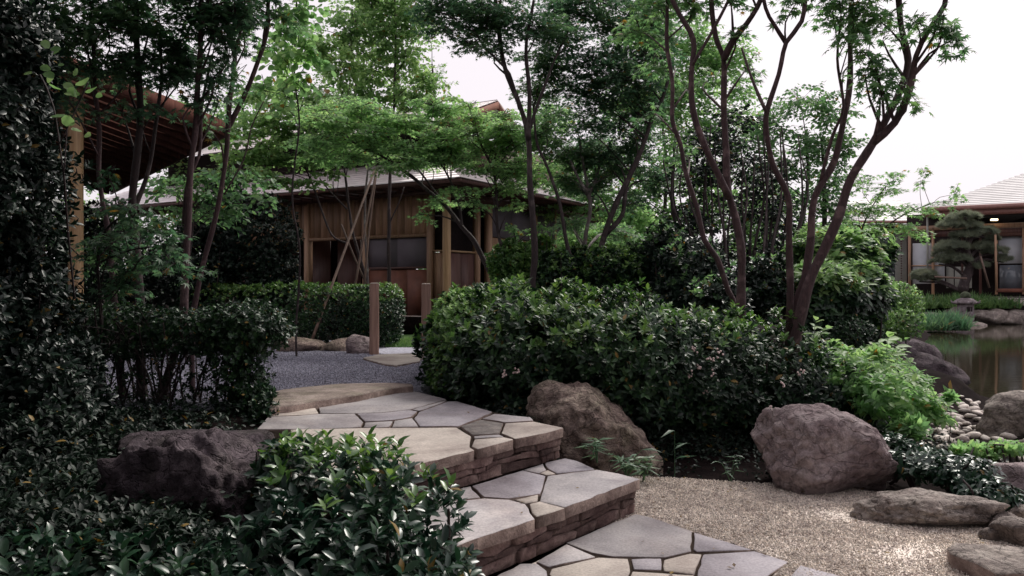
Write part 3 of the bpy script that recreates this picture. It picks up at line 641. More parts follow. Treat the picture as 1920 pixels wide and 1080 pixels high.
for i, (px, py, r, s) in enumerate([(1885, 985, .06, 61), (1908, 1008, .075, 62), (1862, 1000, .04, 63), (1915, 960, .05, 64)]):
    g = G(px, py + 12, 0); lb = ['pale round stone in the dark corner by the flat slab', 'largest round stone beside the flat brown slab', 'smallest dark stone left of the round stones by the slab', 'stone under the leaves above the round stones by the slab'][i]
    rock('small_stone', lb, 'stone', (g[0], g[1], r * .5), (r * 1.2, r, r * .8), s, M['rock_grey'], 4, s, planes=6, sharp=6, rough=.03, group='round stones beside the flat slab')
rock('boulder', 'long flat brown rock at the foot of the leaning pole', 'boulder', (-2.52, 9.5, .38), (.32, .26, .13), 71, M['rock_mid'], 4, .1)
rock('boulder', 'flat brown rock between the leaning pole and the log post', 'boulder', (-2.0, 9.55, .38), (.33, .24, .13), 72, M['rock_mid'], 4, .4)
rock('boulder', 'grey angular rock touching the log post', 'boulder', (-1.72, 9.1, .42), (.17, .16, .13), 73, M['rock_r'], 4, .2)
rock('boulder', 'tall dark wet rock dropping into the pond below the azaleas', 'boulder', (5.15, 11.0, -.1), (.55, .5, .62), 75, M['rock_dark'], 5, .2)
wp = [tuple(G(x, y, -.02)[:2]) for x, y in [(1765, 752), (1812, 750), (1826, 765), (1770, 768)]]
o = slab('flat_stone', wp, -.02, .06, M['flag'], None, 0, .004, .006); props(o, 'white flat stone at the water line beside the leafy creeper', 'stone')
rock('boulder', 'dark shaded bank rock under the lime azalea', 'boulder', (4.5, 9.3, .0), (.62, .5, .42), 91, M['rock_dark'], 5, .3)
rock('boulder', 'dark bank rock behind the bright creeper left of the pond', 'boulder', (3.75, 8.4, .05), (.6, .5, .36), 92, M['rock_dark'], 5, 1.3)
# pebble shore: every cobble its own piece
shore = bpy.data.objects.new('pebble_shore', None); C.objects.link(shore); shore.location = (3.3, 5.4, -.03); shore['kind'] = 'structure'
cob = [rock_mesh('pebble', (.5, .38, .26), 200 + i, 2, planes=6, sharp=5, rough=.03) for i in range(5)]
for c_ in cob: c_.materials.append(M['pebble'])
pts = []; tries = 0
SH = [(2.5, 4.3), (3.1, 4.2), (3.7, 4.9), (4.6, 6.2), (5.2, 7.6), (4.5, 7.9), (3.5, 7.2), (2.9, 6.0), (2.6, 5.2)]
while len(pts) < 290 and tries < 20000:
    tries += 1; c_ = rng.uniform([2.4, 4.1], [5.2, 8.0]); s = rng.uniform(.05, .12)
    if not in_poly(c_[None, :], SH)[0]: continue
    if all((c_[0] - p[0]) ** 2 + (c_[1] - p[1]) ** 2 > ((s + p[2]) * .38) ** 2 for p in pts): pts.append((c_[0], c_[1], s))
for i, (x, y, s) in enumerate(pts):
    ob = bpy.data.objects.new('pebble', cob[i % 5]); ob.parent = shore; C.objects.link(ob)
    ob.location = (x - 3.3, y - 5.4, float(height(np.array([[x, y]]))[0]) + .03 + s * .12); ob.scale = (s, s, s); ob.rotation_euler = (rng.uniform(-.3, .3), rng.uniform(-.3, .3), rng.uniform(0, 6.28))

# ------------------------------------------------------------------ hedges and shrubs
def shrub(name, label, cat, blobs, n, per, size, tpl, material, nobj=0, stems=None, stem_r=.012, depth=.3, lumpy=.06, up=.7, el=(15, 60), ground=0.0, young=None, inner=0.35, group=None):
    b0 = blobs[0]; t = thing(name, label, cat, (b0[0], b0[1], ground), group)
    p, nr = shell(blobs, n, depth, lumpy, ground + .02)
    P_, D_, N_, S_ = whorls(p, nr, per, size, el, up)
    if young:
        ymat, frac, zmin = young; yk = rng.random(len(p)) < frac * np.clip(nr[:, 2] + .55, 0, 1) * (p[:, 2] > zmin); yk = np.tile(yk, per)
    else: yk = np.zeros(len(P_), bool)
    keep = P_[:, 2] > ground
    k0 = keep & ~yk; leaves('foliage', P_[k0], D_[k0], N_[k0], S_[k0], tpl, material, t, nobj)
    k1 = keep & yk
    if k1.any(): leaves('young_bright_foliage', P_[k1] + [0, 0, size * .3], D_[k1], N_[k1], S_[k1], tpl, ymat, t, nobj // 3)
    if inner:                                                # darker leaves deeper inside, and the woody stems
        p2, n2 = shell([tuple(np.array(b[:3])) + tuple(np.array(b[3:6]) * .78) + tuple(b[6:]) for b in blobs], int(n * inner), .5, lumpy, ground + .02)
        P2, D2, N2, S2 = whorls(p2, n2, max(3, per - 2), size * 1.1, el, up); k = P2[:, 2] > ground
        leaves('inner_foliage', P2[k], D2[k], N2[k], S2[k], 'wide', material, t)
    mb = MB()
    for _ in range(stems or 14):
        b = blobs[rng.integers(len(blobs))]; a = rng.uniform(0, 6.28); r = rng.random() ** .5 * .6
        c = np.array([b[0] + math.cos(a) * r * b[3], b[1] + math.sin(a) * r * b[4], ground])
        top = np.array([b[0] + math.cos(a) * r * b[3] * 1.4 + rng.normal() * .05, b[1] + math.sin(a) * r * b[4] * 1.4, b[2] + b[5] * .75])
        pts = catmull([c, (c + top) / 2 + rng.normal(size=3) * .04, top], .1); mb.tube(pts, np.linspace(stem_r, stem_r * .4, len(pts)), 5, False)
    mb.build('stem', M['bark_dark'], t, True, kind='stuff')
    return t

# the glossy shrub in the foreground
shrub('glossy_shrub', 'glossy dark green shrub with young shoots spilling over the steps', 'shrub',
      [(-.68, 3.0, .20, .33, .36, .33), (-.92, 3.2, .24, .18, .26, .29), (-.42, 2.75, .10, .32, .30, .34), (-.62, 2.45, .02, .42, .30, .42), (-.28, 2.36, -.02, .25, .24, .32), (-1.0, 2.6, .02, .25, .3, .3)],
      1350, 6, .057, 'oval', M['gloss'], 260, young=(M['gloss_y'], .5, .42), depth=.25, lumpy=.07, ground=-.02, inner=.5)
shrub('low_shrub', 'low dark glossy leaves along the bottom edge below the pitted boulder', 'shrub',
      [(-1.15, 2.33, .17, .40, .22, .19), (-1.6, 2.4, .2, .35, .25, .17), (-.8, 2.3, .08, .3, .2, .22)], 420, 6, .058, 'oval', M['gloss'], 60, ground=.02, depth=.25, stems=3)
shrub('shade_fill_shrub', 'low near black foliage added to darken the shaded ground under the pitted boulder', 'shrub', [(-1.45, 2.85, .25, .45, .22, .10), (-1.95, 3.15, .26, .45, .35, .16), (-2.4, 3.6, .28, .5, .45, .24), (-1.0, 2.72, .22, .3, .2, .10), (-1.3, 2.55, .24, .6, .25, .11), (-1.8, 2.75, .25, .5, .3, .13), (-2.2, 4.3, .3, .7, .35, .14)], 2600, 6, .042, 'oval', M['ivy'], ground=.18, depth=.4, stems=2, inner=.3)  # near-black leaves put in to stand for deep shade on the ground
# the large hedge right of the steps
HB = [(-.22, 6.50, .60, .42, .85, .47, 3.2, -.15), (.20, 6.15, .56, .55, .85, .50, 3.0, -.2), (.75, 6.1, .53, .60, .85, .54, 2.8, 0), (1.35, 6.12, .42, .6, .80, .50, 2.6, 0),
      (1.95, 6.2, .28, .6, .75, .48, 2.5, 0), (2.5, 6.25, .16, .5, .65, .42, 2.4, 0)]
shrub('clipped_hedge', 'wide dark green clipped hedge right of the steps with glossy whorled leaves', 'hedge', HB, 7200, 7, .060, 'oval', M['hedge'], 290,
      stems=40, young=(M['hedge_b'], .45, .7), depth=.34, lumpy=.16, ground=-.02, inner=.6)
shrub('clipped_hedge', 'lime end of hedge beside the second log post, brighter light put into its leaf colour', 'hedge', [(-.40, 6.20, .62, .25, .55, .47, 3.0, 0), (-.12, 6.75, .84, .45, .75, .27, 3, 0), (-.36, 7.3, .62, .3, .5, .46, 3, 0)], 2900, 7, .040, 'wide', M['hedge_b'], 0,
      stems=10, depth=.2, lumpy=.06, ground=.30, young=(M['lime'], .35, .5))  # lime leaf colours paint in the brighter light on this hedge end
shrub('clipped_hedge', 'green clipped hedge behind the leaning pole and log post', 'hedge', [(-2.7, 10.35, .76, 1.15, .45, .40, 5, .0), (-3.7, 10.4, .74, .6, .45, .42, 4, 0), (-1.85, 10.35, .74, .42, .42, .42, 4, 0)], 4600, 7, .04, 'wide', M['hedge'], 0,
      stems=30, depth=.2, lumpy=.05, ground=.36, young=(M['hedge_b'], .75, .95))
# near left hedge: dense top, see-through below
LH = thing('clipped_hedge', 'see-through near hedge with bare stems under a dense top, left of the landing', 'hedge', (-2.3, 5.15, .3))
p, nr = shell([(-2.55, 5.1, .84, 1.12, .24, .16, 4, 0), (-1.72, 5.05, .86, .24, .24, .15, 3, 0)], 2900, .5, .04, .3)
P_, D_, N_, S_ = whorls(p, nr, 7, .034, (5, 50), .5); leaves('foliage', P_, D_, N_, S_, 'wide', M['hedge'], LH)
p, nr = shell([(-1.72, 5.05, .56, .2, .24, .42, 2.6, 0), (-3.3, 5.1, .55, .4, .24, .4, 3, 0)], 1300, .8, .05, .28)
P_, D_, N_, S_ = whorls(p, nr, 6, .032, (5, 50), .3); leaves('foliage', P_, D_, N_, S_, 'wide', M['hedge'], LH)
p, nr = shell([(-1.52, 4.82, .38, .13, .13, .17, 2.2, 0), (-1.66, 4.98, .42, .12, .16, .28, 2.2, 0)], 420, .6, .05, .28)
P_, D_, N_, S_ = whorls(p, nr, 6, .035, (15, 70), .8); leaves('foliage', P_, D_, N_, S_, 'wide', M['hedge'], LH)
p = np.column_stack([rng.uniform(-3.3, -1.6, 900), 5.1 + rng.normal(size=900) * .12, rng.uniform(.3, .75, 900)])
P_, D_, N_, S_ = whorls(p, unit(900), 4, .028, (5, 50), .3); leaves('foliage', P_, D_, N_, S_, 'wide', M['hedge'], LH)
mb = MB()
for i in range(70):
    x = rng.uniform(-3.5, -1.66); y = 5.1 + rng.normal() * .12; q = rng.normal(size=2) * .1
    pts = catmull([(x, y, .25), (x + q[0] * .6, y, .5 + rng.random() * .1), (x + q[0] * 1.5, y + q[1], .9)], .08); mb.tube(pts, np.linspace(.008, .003, len(pts)), 4, False)
    for j in range(4):
        a = pts[rng.integers(1, len(pts))]; e = a + np.array([rng.normal() * .12, rng.normal() * .08, rng.uniform(.02, .15)]); mb.tube([a, (a + e) / 2 + [0, 0, .01], e], [.004, .003, .0015], 3, False)
mb.build('stem', M['bark_dark'], LH, kind='stuff')

# shrubs behind the hedge, round the pond and under the trees
def E(px, py, rx, ry, d, dd=None, pw=2.2):                  # an ellipsoid seen at a pixel, real size at distance d
    c = P(px, py, d); return (c[0], c[1], c[2], rx / F * d, dd if dd else rx / F * d * .9, ry / F * d, pw, 0.0)
shrub('round_shrub', 'bright green rounded shrub behind hedge at foot of the leaning maple', 'shrub', [E(965, 500, 48, 50, 9.6), E(1010, 480, 30, 38, 9.9)], 1500, 6, .055, 'wide', M['hedge_b'], ground=.3, depth=.3)
shrub('round_shrub', 'dark green rounded shrub between the dark trunk and the pale trunk', 'shrub', [E(1040, 520, 40, 55, 8.9), E(1075, 500, 40, 40, 9.4)], 1300, 6, .05, 'wide', M['hedge'], ground=.3, depth=.3, young=(M['hedge_b'], .3, .9))
shrub('round_shrub', 'green rounded shrub right of the pale trunk behind the hedge', 'shrub', [E(1150, 520, 55, 48, 9.0), E(1200, 505, 45, 50, 9.4)], 1800, 6, .05, 'wide', M['hedge'], ground=.3, depth=.3, young=(M['hedge_b'], .5, .9))
shrub('round_shrub', 'pale green loose shrub far behind the split trunk', 'shrub', [E(1130, 455, 60, 40, 12.5), E(1080, 465, 40, 35, 12.3), E(1190, 440, 40, 60, 13)], 1800, 6, .07, 'wide', M['maple_bright'], ground=.3, depth=.5)
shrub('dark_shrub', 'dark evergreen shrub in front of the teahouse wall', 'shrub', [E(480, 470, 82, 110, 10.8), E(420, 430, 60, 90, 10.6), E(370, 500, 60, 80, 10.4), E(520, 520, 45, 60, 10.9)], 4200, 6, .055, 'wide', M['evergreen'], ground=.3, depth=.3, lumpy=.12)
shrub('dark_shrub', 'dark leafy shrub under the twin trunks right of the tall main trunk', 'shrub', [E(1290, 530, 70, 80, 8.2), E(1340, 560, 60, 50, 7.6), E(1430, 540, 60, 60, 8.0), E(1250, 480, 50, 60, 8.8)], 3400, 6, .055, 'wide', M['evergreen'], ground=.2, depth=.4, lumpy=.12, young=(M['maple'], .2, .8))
shrub('rhododendron', 'dome shaped shrub with pale young leaf tips by the pond', 'shrub', [E(1570, 500, 85, 70, 8.8), E(1600, 540, 70, 60, 8.4), E(1540, 560, 70, 70, 8.2), E(1625, 480, 35, 40, 9.0)], 1700, 7, .10, 'oval', M['hedge'], 160, ground=.1, depth=.25, lumpy=.12, young=(M['lime'], .75, 1.05), el=(0, 40))
shrub('azalea', 'lime green fine leaved azalea overhanging the pond edge', 'shrub', [E(1665, 606, 55, 30, 9.2), E(1665, 568, 60, 44, 9.5), E(1610, 590, 60, 40, 8.8), E(1690, 590, 30, 25, 9.8)], 2200, 7, .036, 'wide', M['hedge_b'], ground=.0, depth=.35, young=(M['lime'], .6, .7))
shrub('azalea', 'dark low azalea under the lime green one', 'shrub', [E(1570, 625, 70, 34, 7.9), E(1620, 640, 50, 20, 8.6)], 1500, 7, .036, 'wide', M['hedge'], ground=.0, depth=.35)
shrub('leafy_creeper', 'bright green loose creeper between mauve boulder and the pebbles', 'shrub', [E(1600, 700, 80, 34, 5.9, .35), E(1670, 748, 75, 40, 5.5, .3), E(1735, 775, 42, 24, 5.4, .22), E(1550, 668, 60, 24, 6.3, .35), E(1710, 800, 42, 20, 5.1, .2), E(1640, 665, 18, 14, 5.9, .1), E(1780, 745, 18, 8, 5.6, .08), E(1640, 684, 55, 24, 6.6, .3), E(1700, 715, 40, 18, 6.2, .25)], 760, 6, .066, 'oval', M['maple_bright'], 200, ground=-.02, depth=.5, lumpy=.1, young=(M['lime'], .4, .3), el=(0, 40), inner=.6, stems=6, stem_r=.004)
shrub('low_creeper', 'dark bluish creeper with glossy leaves above the low flat boulder', 'shrub', [E(1730, 860, 75, 22, 4.45, .25), E(1800, 880, 60, 28, 4.3, .22), E(1850, 925, 50, 35, 4.0, .2), E(1680, 835, 30, 20, 4.6, .15)], 520, 6, .05, 'oval', M['gloss'], 150, ground=-.02, depth=.4, lumpy=.06, el=(0, 35))
shrub('low_creeper', 'light green creeper lying over the pebbles at the frame edge', 'shrub', [E(1830, 845, 50, 14, 4.9, .15), E(1890, 838, 40, 12, 4.9, .12)], 170, 6, .05, 'oval', M['maple_bright'], 60, ground=-.02, depth=.5, el=(0, 35), inner=0)
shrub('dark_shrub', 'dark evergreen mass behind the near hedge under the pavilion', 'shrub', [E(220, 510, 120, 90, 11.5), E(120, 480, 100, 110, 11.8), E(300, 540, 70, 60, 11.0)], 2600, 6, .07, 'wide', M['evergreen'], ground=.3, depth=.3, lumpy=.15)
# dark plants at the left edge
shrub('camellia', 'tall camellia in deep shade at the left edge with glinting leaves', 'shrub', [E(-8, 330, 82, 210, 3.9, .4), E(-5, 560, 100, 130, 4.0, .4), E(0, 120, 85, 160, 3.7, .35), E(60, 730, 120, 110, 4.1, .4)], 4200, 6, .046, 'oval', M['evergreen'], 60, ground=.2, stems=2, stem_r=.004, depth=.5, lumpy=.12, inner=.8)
# little plants between the boulders
def sprig(name, label, base, dirs, tpl, size, material, nper, group=None):
    t = thing(name, label, 'plant', base, group); P_, D_, N_, S_ = [], [], [], []; mb = MB()
    for d in dirs:
        tip = np.array(base) + np.array(d); pts = catmull([base, (np.array(base) + tip) / 2 + [0, 0, .05], tip], .03); mb.tube(pts, np.linspace(.003, .0012, len(pts)), 4, False)
        for j in range(nper):
            f = 1 - j / nper * .7; p0 = pts[int(f * (len(pts) - 1))]; a = rng.uniform(0, 6.28)
            dd = np.array([math.cos(a), math.sin(a) * .8, rng.uniform(-.25, .3)]) + np.array(d) * .8
            P_.append(p0); D_.append(dd); N_.append([rng.normal() * .2, rng.normal() * .2 - .3, 1]); S_.append(size * rng.uniform(.7, 1.2))
    mb.build('stem', M['bamboo'], t); leaves('foliage', np.array(P_), np.array(D_), np.array(N_, float), np.array(S_), tpl, material, t, len(P_))
for i, (px, py, z, lb, nd) in enumerate([(1120, 868, .18, 'dwarf bamboo at the foot of the tan boulder', 5), (1175, 895, .05, 'dwarf bamboo beside the right end of the lower step', 7), (1205, 905, .0, 'small bamboo tuft growing at the corner of the lower tread', 4)]):
    b_ = G(px, py, z); b_[1] += .0; dirs = [(rng.uniform(-.12, .14), rng.uniform(-.1, .06), rng.uniform(.06, .17)) for _ in range(nd)]
    sprig('bamboo_grass', lb, tuple(b_), dirs, 'lance', .085, M['bamboo'], 8, 'dwarf bamboo tufts beside the steps')
sprig('seedling', 'single upright seedling with three drooping leaves in the dark bed', tuple(G(1265, 893, .0)), [(0, 0, .27)], 'lance', .13, M['bamboo'], 4)
sprig('seedling', 'reddish low seedlings left of the mauve boulder', tuple(G(1370, 905, .0)), [(-.1, 0, .12), (.08, 0, .14), (.02, -.05, .16)], 'lance', .07, M['bamboo'], 5)
sprig('seedling', 'tall pale seedling with broad leaves beside the big split trunk', tuple(P(1660, 690, 6.0)), [(-.02, -.1, .26), (.1, -.1, .22), (-.1, -.1, .2)], 'oval', .12, M['lime'], 7)
sprig('seedling', 'pale broad leaved seedling right at the trunk base above hedge', tuple(P(1525, 650, 5.9)), [(-.02, -.1, .2), (.06, -.1, .14)], 'oval', .10, M['lime'], 6)
# blossoms left on the hedge
mb = MB(); V, Fc = ico(1)
for i, (px, py) in enumerate([(1310, 690), (1330, 672), (1335, 700), (1293, 700), (1325, 735), (1470, 720), (1300, 655), (1350, 660), (945, 700), (968, 695), (1445, 765), (1500, 700)]):
    for _ in range(7): mb.add(V * .008 + P(px, py, 5.25) + rng.normal(size=3) * .012, [tuple(f) for f in Fc])
hedge0 = [o for o in bpy.data.objects if o.name == 'clipped_hedge'][0]; mb.build('blossom', M['flower'], hedge0, kind='stuff')

# ------------------------------------------------------------------ trees
def tree(name, label, stems, blobs, leaf, size, lm, bark, lai=2.2, base_z=0.3, group=None, twigs=True, flat=True, cat='tree', nobj=0, droop=.25, bendy=.02):
    """stems: (pixel path from the ground up, D at start, D at end, radius px start, radius px end)"""
    x0 = stems[0][0][0]; base = P(x0[0], x0[1], stems[0][1])
    t = thing(name, label, cat, (base[0], base[1], base_z)); allp = []; mb = MB(); mb2 = MB()
    for si, (pth, d0, d1, r0, r1) in enumerate(stems):
        n = len(pth); pts = np.array([P(x, y, d0 + (d1 - d0) * i / max(1, n - 1)) for i, (x, y) in enumerate(pth)])
        if si == 0 or pth[0][1] > 560: pts = np.vstack([[pts[0][0], pts[0][1], base_z - .06], pts]) if pts[0][2] > base_z + .02 else pts
        c = catmull(pts, .07); r = (r1 / F * d1 + (r0 / F * d0 - r1 / F * d1) * np.linspace(1, 0, len(c)) ** 1.25) * .86 * (1 + .10 * np.sin(np.arange(len(c)) * .8 + si) * rng.uniform(.3, 1, len(c)))
        c = c + np.column_stack([lump(c, 5, si) * .008, lump(c, 5, si + 3) * .008, np.zeros(len(c))])
        (mb if si == 0 else mb2).tube(c, r, 9, True, .05); allp.append(np.column_stack([c, r]))
    mb.build('trunk', bark, t, True)
    AP = np.vstack(allp)
    P_, D_, N_ = [], [], []; tw = MB(); has = False
    for bl in blobs:
        px, py, rx, ry, d = bl[:5]; c = P(px, py, d); R = np.array([rx / F * d, rx / F * d * .85, ry / F * d])
        low = AP[AP[:, 2] < c[2] + .15]; low = low if len(low) else AP
        j = np.argmin(np.linalg.norm(low[:, :3] - c + [0, 0, .3], axis=1)); s0 = low[j, :3]; L_ = np.linalg.norm(c - s0)
        if L_ > .12 and L_ < 3.5:
            mid = (s0 + c) / 2 + np.array([rng.normal() * .05, rng.normal() * .05, .10 * L_]) * 1.0
            lp = catmull([s0, mid, c], .1); rr = min(low[j, 3] * .5, .016 + .004 * L_); tw.tube(lp, np.linspace(rr, .004, len(lp)), 5, False); has = True
        area = math.pi * R[0] * R[2]; nl = int(lai * 1.2 * area / (.33 * size ** 2)) + 4; per = 14; ns = max(3, nl // per)
        o = unit(ns) * (rng.random((ns, 1)) ** .45) * R; sp = c + o
        hd = o * [1, 1, .25] + rng.normal(size=(ns, 3)) * R * .25; hd[:, 2] += -.04; hd /= np.linalg.norm(hd, axis=1)[:, None] + 1e-9
        ln = np.minimum(.34, size * 4.2) * rng.uniform(.7, 1.2, ns); side = np.cross(hd, [0, 0, 1.0]); side /= np.linalg.norm(side, axis=1)[:, None] + 1e-9
        for q in range(per):
            f = (q + .5) / per; sg = 1 if q % 2 else -1
            p = sp + hd * (ln * (f - .5))[:, None] + side * (sg * size * .45 * rng.uniform(.6, 1.3, ns))[:, None] + rng.normal(size=(ns, 3)) * size * .18
            d_ = hd * .6 + side * sg * .8 + rng.normal(size=(ns, 3)) * .25; d_[:, 2] -= droop
            nn = np.array([0, 0, 1.0]) + rng.normal(size=(ns, 3)) * (.35 if flat else .8)
            P_.append(p); D_.append(d_); N_.append(nn)
        if twigs:
            for k in range(ns):
                if k % 2 and ns > 30: continue
                a = sp[k] - hd[k] * ln[k] * .5; e = sp[k] + hd[k] * ln[k] * .45
                tw.tube([c + (a - c) * .25, a, sp[k] + [0, 0, .01], e], [.004, .003, .0022, .001], 3, False); has = True
    if mb2.V: mb2.build('branch', bark, t, True)
    if has: tw.build('twigs', bark, t, True, kind='stuff')
    if P_:
        P_, D_, N_ = np.vstack(P_), np.vstack(D_), np.vstack(N_); S_ = size * rng.uniform(.7, 1.25, len(P_)); k = P_[:, 2] > base_z + .05
        leaves('crown', P_[k], D_[k], N_[k], S_[k], leaf, lm, t, nobj)
    return t

# right-hand split tree
tree('maple_tree', 'big reddish tree with three leaning trunks splitting low beside the pond', [
    ([(1490, 645), (1500, 590), (1520, 520), (1548, 460), (1575, 400), (1595, 335), (1635, 270), (1665, 215), (1690, 165), (1702, 110), (1688, 50), (1682, -40)], 6.2, 6.0, 14.5, 6),
    ([(1480, 640), (1495, 560), (1508, 520), (1520, 450), (1527, 370), (1565, 300), (1585, 215), (1594, 150), (1595, 60), (1600, -60)], 6.3, 6.3, 11, 5),
    ([(1480, 640), (1482, 540), (1480, 450), (1477, 370), (1450, 310), (1436, 240), (1438, 205), (1460, 140), (1474, 80), (1502, 40), (1512, -40)], 6.3, 5.9, 10, 4.5),
    ([(1474, 80), (1452, 45), (1436, 15), (1425, -50)], 6.0, 5.8, 5, 3.5),
    ([(1638, 268), (1678, 230), (1705, 165), (1718, 105), (1742, 55), (1770, 10), (1776, -40)], 6.0, 5.7, 9, 5),
    ([(1537, 345), (1560, 255), (1582, 200), (1570, 110), (1577, 30)], 6.3, 6.1, 4, 2.5),
    ([(1437, 210), (1410, 150), (1390, 90)], 6.0, 6.2, 4, 2.5)],
    [(1560, 20, 60, 28, 6.1), (1610, 25, 60, 30, 6.0), (1650, 40, 45, 30, 6.0), (1600, 65, 40, 18, 5.9), (1655, 75, 35, 14, 6.2), (1720, 50, 40, 16, 5.8), (1755, 50, 28, 14, 5.7), (1765, 65, 24, 16, 5.7), (1640, 120, 25, 12, 5.9), (1610, 105, 25, 18, 6.0),
     (1622, 140, 28, 10, 5.9), (1645, 150, 25, 8, 5.9), (1585, -40, 120, 30, 6.0), (1700, -60, 110, 35, 6.0), (1650, 182, 22, 5, 5.9), (1490, 10, 30, 14, 6.0), (1700, 182, 14, 5, 5.8), (1785, 75, 10, 8, 5.7), (1500, -60, 90, 40, 6.1)],
    'maple7', .074, M['maple'], M['bark_red'], 2.6, .25, nobj=200)
tree('maple_tree', 'tall reddish forked tree standing in the right hedge', [
    ([(1388, 620), (1389, 540), (1390, 470), (1376, 400), (1364, 350), (1360, 280), (1357, 175), (1356, 108), (1345, 80), (1336, 30), (1330, -50)], 6.5, 6.4, 12, 5),
    ([(1357, 112), (1375, 75), (1400, 45), (1420, 15), (1440, -30)], 6.4, 6.2, 8, 5),
    ([(1368, 372), (1340, 315), (1320, 272), (1300, 210), (1297, 130), (1300, 75), (1275, 28), (1250, -20)], 6.4, 6.3, 8, 5),
    ([(1380, 590), (1365, 545), (1345, 485), (1320, 450), (1306, 385), (1285, 320), (1276, 270), (1260, 225), (1260, 150), (1250, 75), (1250, -40)], 6.6, 6.6, 7.2, 4),
    ([(1300, 120), (1330, 70), (1350, 30), (1370, -10)], 6.3, 6.3, 4, 3)],
    [(1300, 10, 60, 25, 6.6), (1240, 20, 60, 30, 6.8), (1340, -30, 80, 30, 6.5), (1420, -60, 80, 25, 6.3), (1200, 60, 50, 30, 7.0), (1380, 60, 20, 12, 6.3), (1240, -60, 100, 40, 6.6), (1370, 5, 35, 12, 6.3), (1235, 130, 35, 22, 7.2), (1290, 170, 30, 16, 7.0), (1330, 150, 28, 12, 6.8), (1225, 220, 30, 20, 7.4), (1400, 130, 20, 8, 6.6), (1280, 290, 30, 14, 7.2)],
    'maple7', .066, M['maple'], M['bark_red'], 2.6, .25)
tree('maple_tree', 'dark trunked tree behind the hedge with broad crown over the middle', [
    ([(998, 545), (1002, 460), (994, 360), (990, 262), (975, 200), (947, 130), (936, 60), (926, -20)], 8.6, 8.4, 9, 4.5),
    ([(990, 262), (993, 190), (986, 90), (1000, 0)], 8.5, 8.3, 6, 3), ([(975, 205), (960, 150), (950, 130), (915, 95), (890, 60)], 8.5, 8.2, 3.5, 2),
    ([(993, 240), (1010, 190), (1040, 110), (1070, 50)], 8.5, 8.6, 4, 2)],
    [(870, 35, 80, 32, 8.4), (930, 40, 70, 35, 8.3), (810, 20, 50, 24, 8.4), (1000, 50, 70, 35, 8.4), (880, 85, 40, 22, 8.2), (835, 60, 45, 16, 8.3), (1050, 70, 60, 35, 8.7), (930, 95, 35, 14, 8.4), (960, -40, 130, 40, 8.4), (830, -40, 90, 30, 8.4), (915, 20, 60, 25, 8.1), (850, 10, 60, 20, 8.6)],
    'maple', .052, M['maple_dark'], M['bark_dark'], 3.2, .3)
tree('maple_tree', 'tree with a split dark trunk leaning right behind the hedge', [
    ([(1112, 532), (1130, 452), (1152, 390), (1178, 335), (1202, 280), (1222, 225), (1240, 190), (1255, 140)], 9.2, 9.2, 9, 4),
    ([(1135, 440), (1165, 405), (1175, 350), (1200, 290), (1215, 240), (1225, 200)], 9.3, 9.4, 6, 3)],
    [(1190, 120, 70, 55, 9.2), (1150, 60, 70, 45, 9.3), (1110, 120, 60, 45, 9.0), (1200, 190, 60, 35, 9.3), (1130, 190, 60, 35, 9.2), (1080, 170, 50, 30, 9.3), (1160, 240, 60, 35, 9.5), (1090, 235, 50, 28, 9.4), (1210, 30, 60, 45, 9.4), (1120, 0, 90, 40, 9.2), (1190, 300, 45, 35, 9.8), (1140, 300, 50, 30, 9.6), (1100, 350, 40, 22, 9.8), (1230, 340, 40, 30, 9.9), (1175, 380, 45, 22, 9.8), (1060, 20, 60, 45, 9.2), (1240, 80, 50, 50, 9.5), (1020, 120, 50, 40, 9.2), (1100, 290, 60, 30, 9.8), (1210, 250, 35, 35, 9.7), (1160, 150, 80, 40, 9.0)],
    'maple', .050, M['maple_dark'], M['bark_dark'], 3.2, .3)
tree('slender_tree', 'slender pale barked tree with a forked top between two dark trunks', [
    ([(1095, 532), (1097, 450), (1106, 400), (1103, 362), (1098, 330), (1085, 260)], 9.6, 9.6, 7.5, 3), ([(1103, 365), (1120, 325), (1125, 280)], 9.6, 9.7, 4, 2), ([(1103, 362), (1085, 335), (1070, 300)], 9.6, 9.5, 4, 2)],
    [(1070, 285, 55, 28, 9.7), (1110, 300, 50, 30, 9.8), (1030, 260, 45, 28, 9.7), (1130, 340, 40, 25, 9.9), (1060, 335, 40, 18, 9.9), (1045, 210, 45, 30, 9.7)] + [(rng.uniform(1030, 1240), rng.uniform(250, 450), 42, 16, rng.uniform(9.7, 11.0)) for _ in range(14)], 'maple', .048, M['maple'], M['bark_grey'], 2.4, .3)
tree('slender_tree', 'thin dark tree leaning left in front of the pale trunk', [
    ([(1075, 527), (1062, 450), (1050, 385), (1027, 315), (1006, 268), (1000, 200)], 9.0, 9.1, 6.5, 2.5)],
    [(1020, 250, 30, 20, 9.2), (1000, 180, 40, 30, 9.2), (1030, 150, 45, 30, 9.2), (1060, 420, 22, 8, 9.2), (1040, 110, 50, 30, 9.2)], 'maple', .048, M['maple'], M['bark_dark'], 2.4, .3)
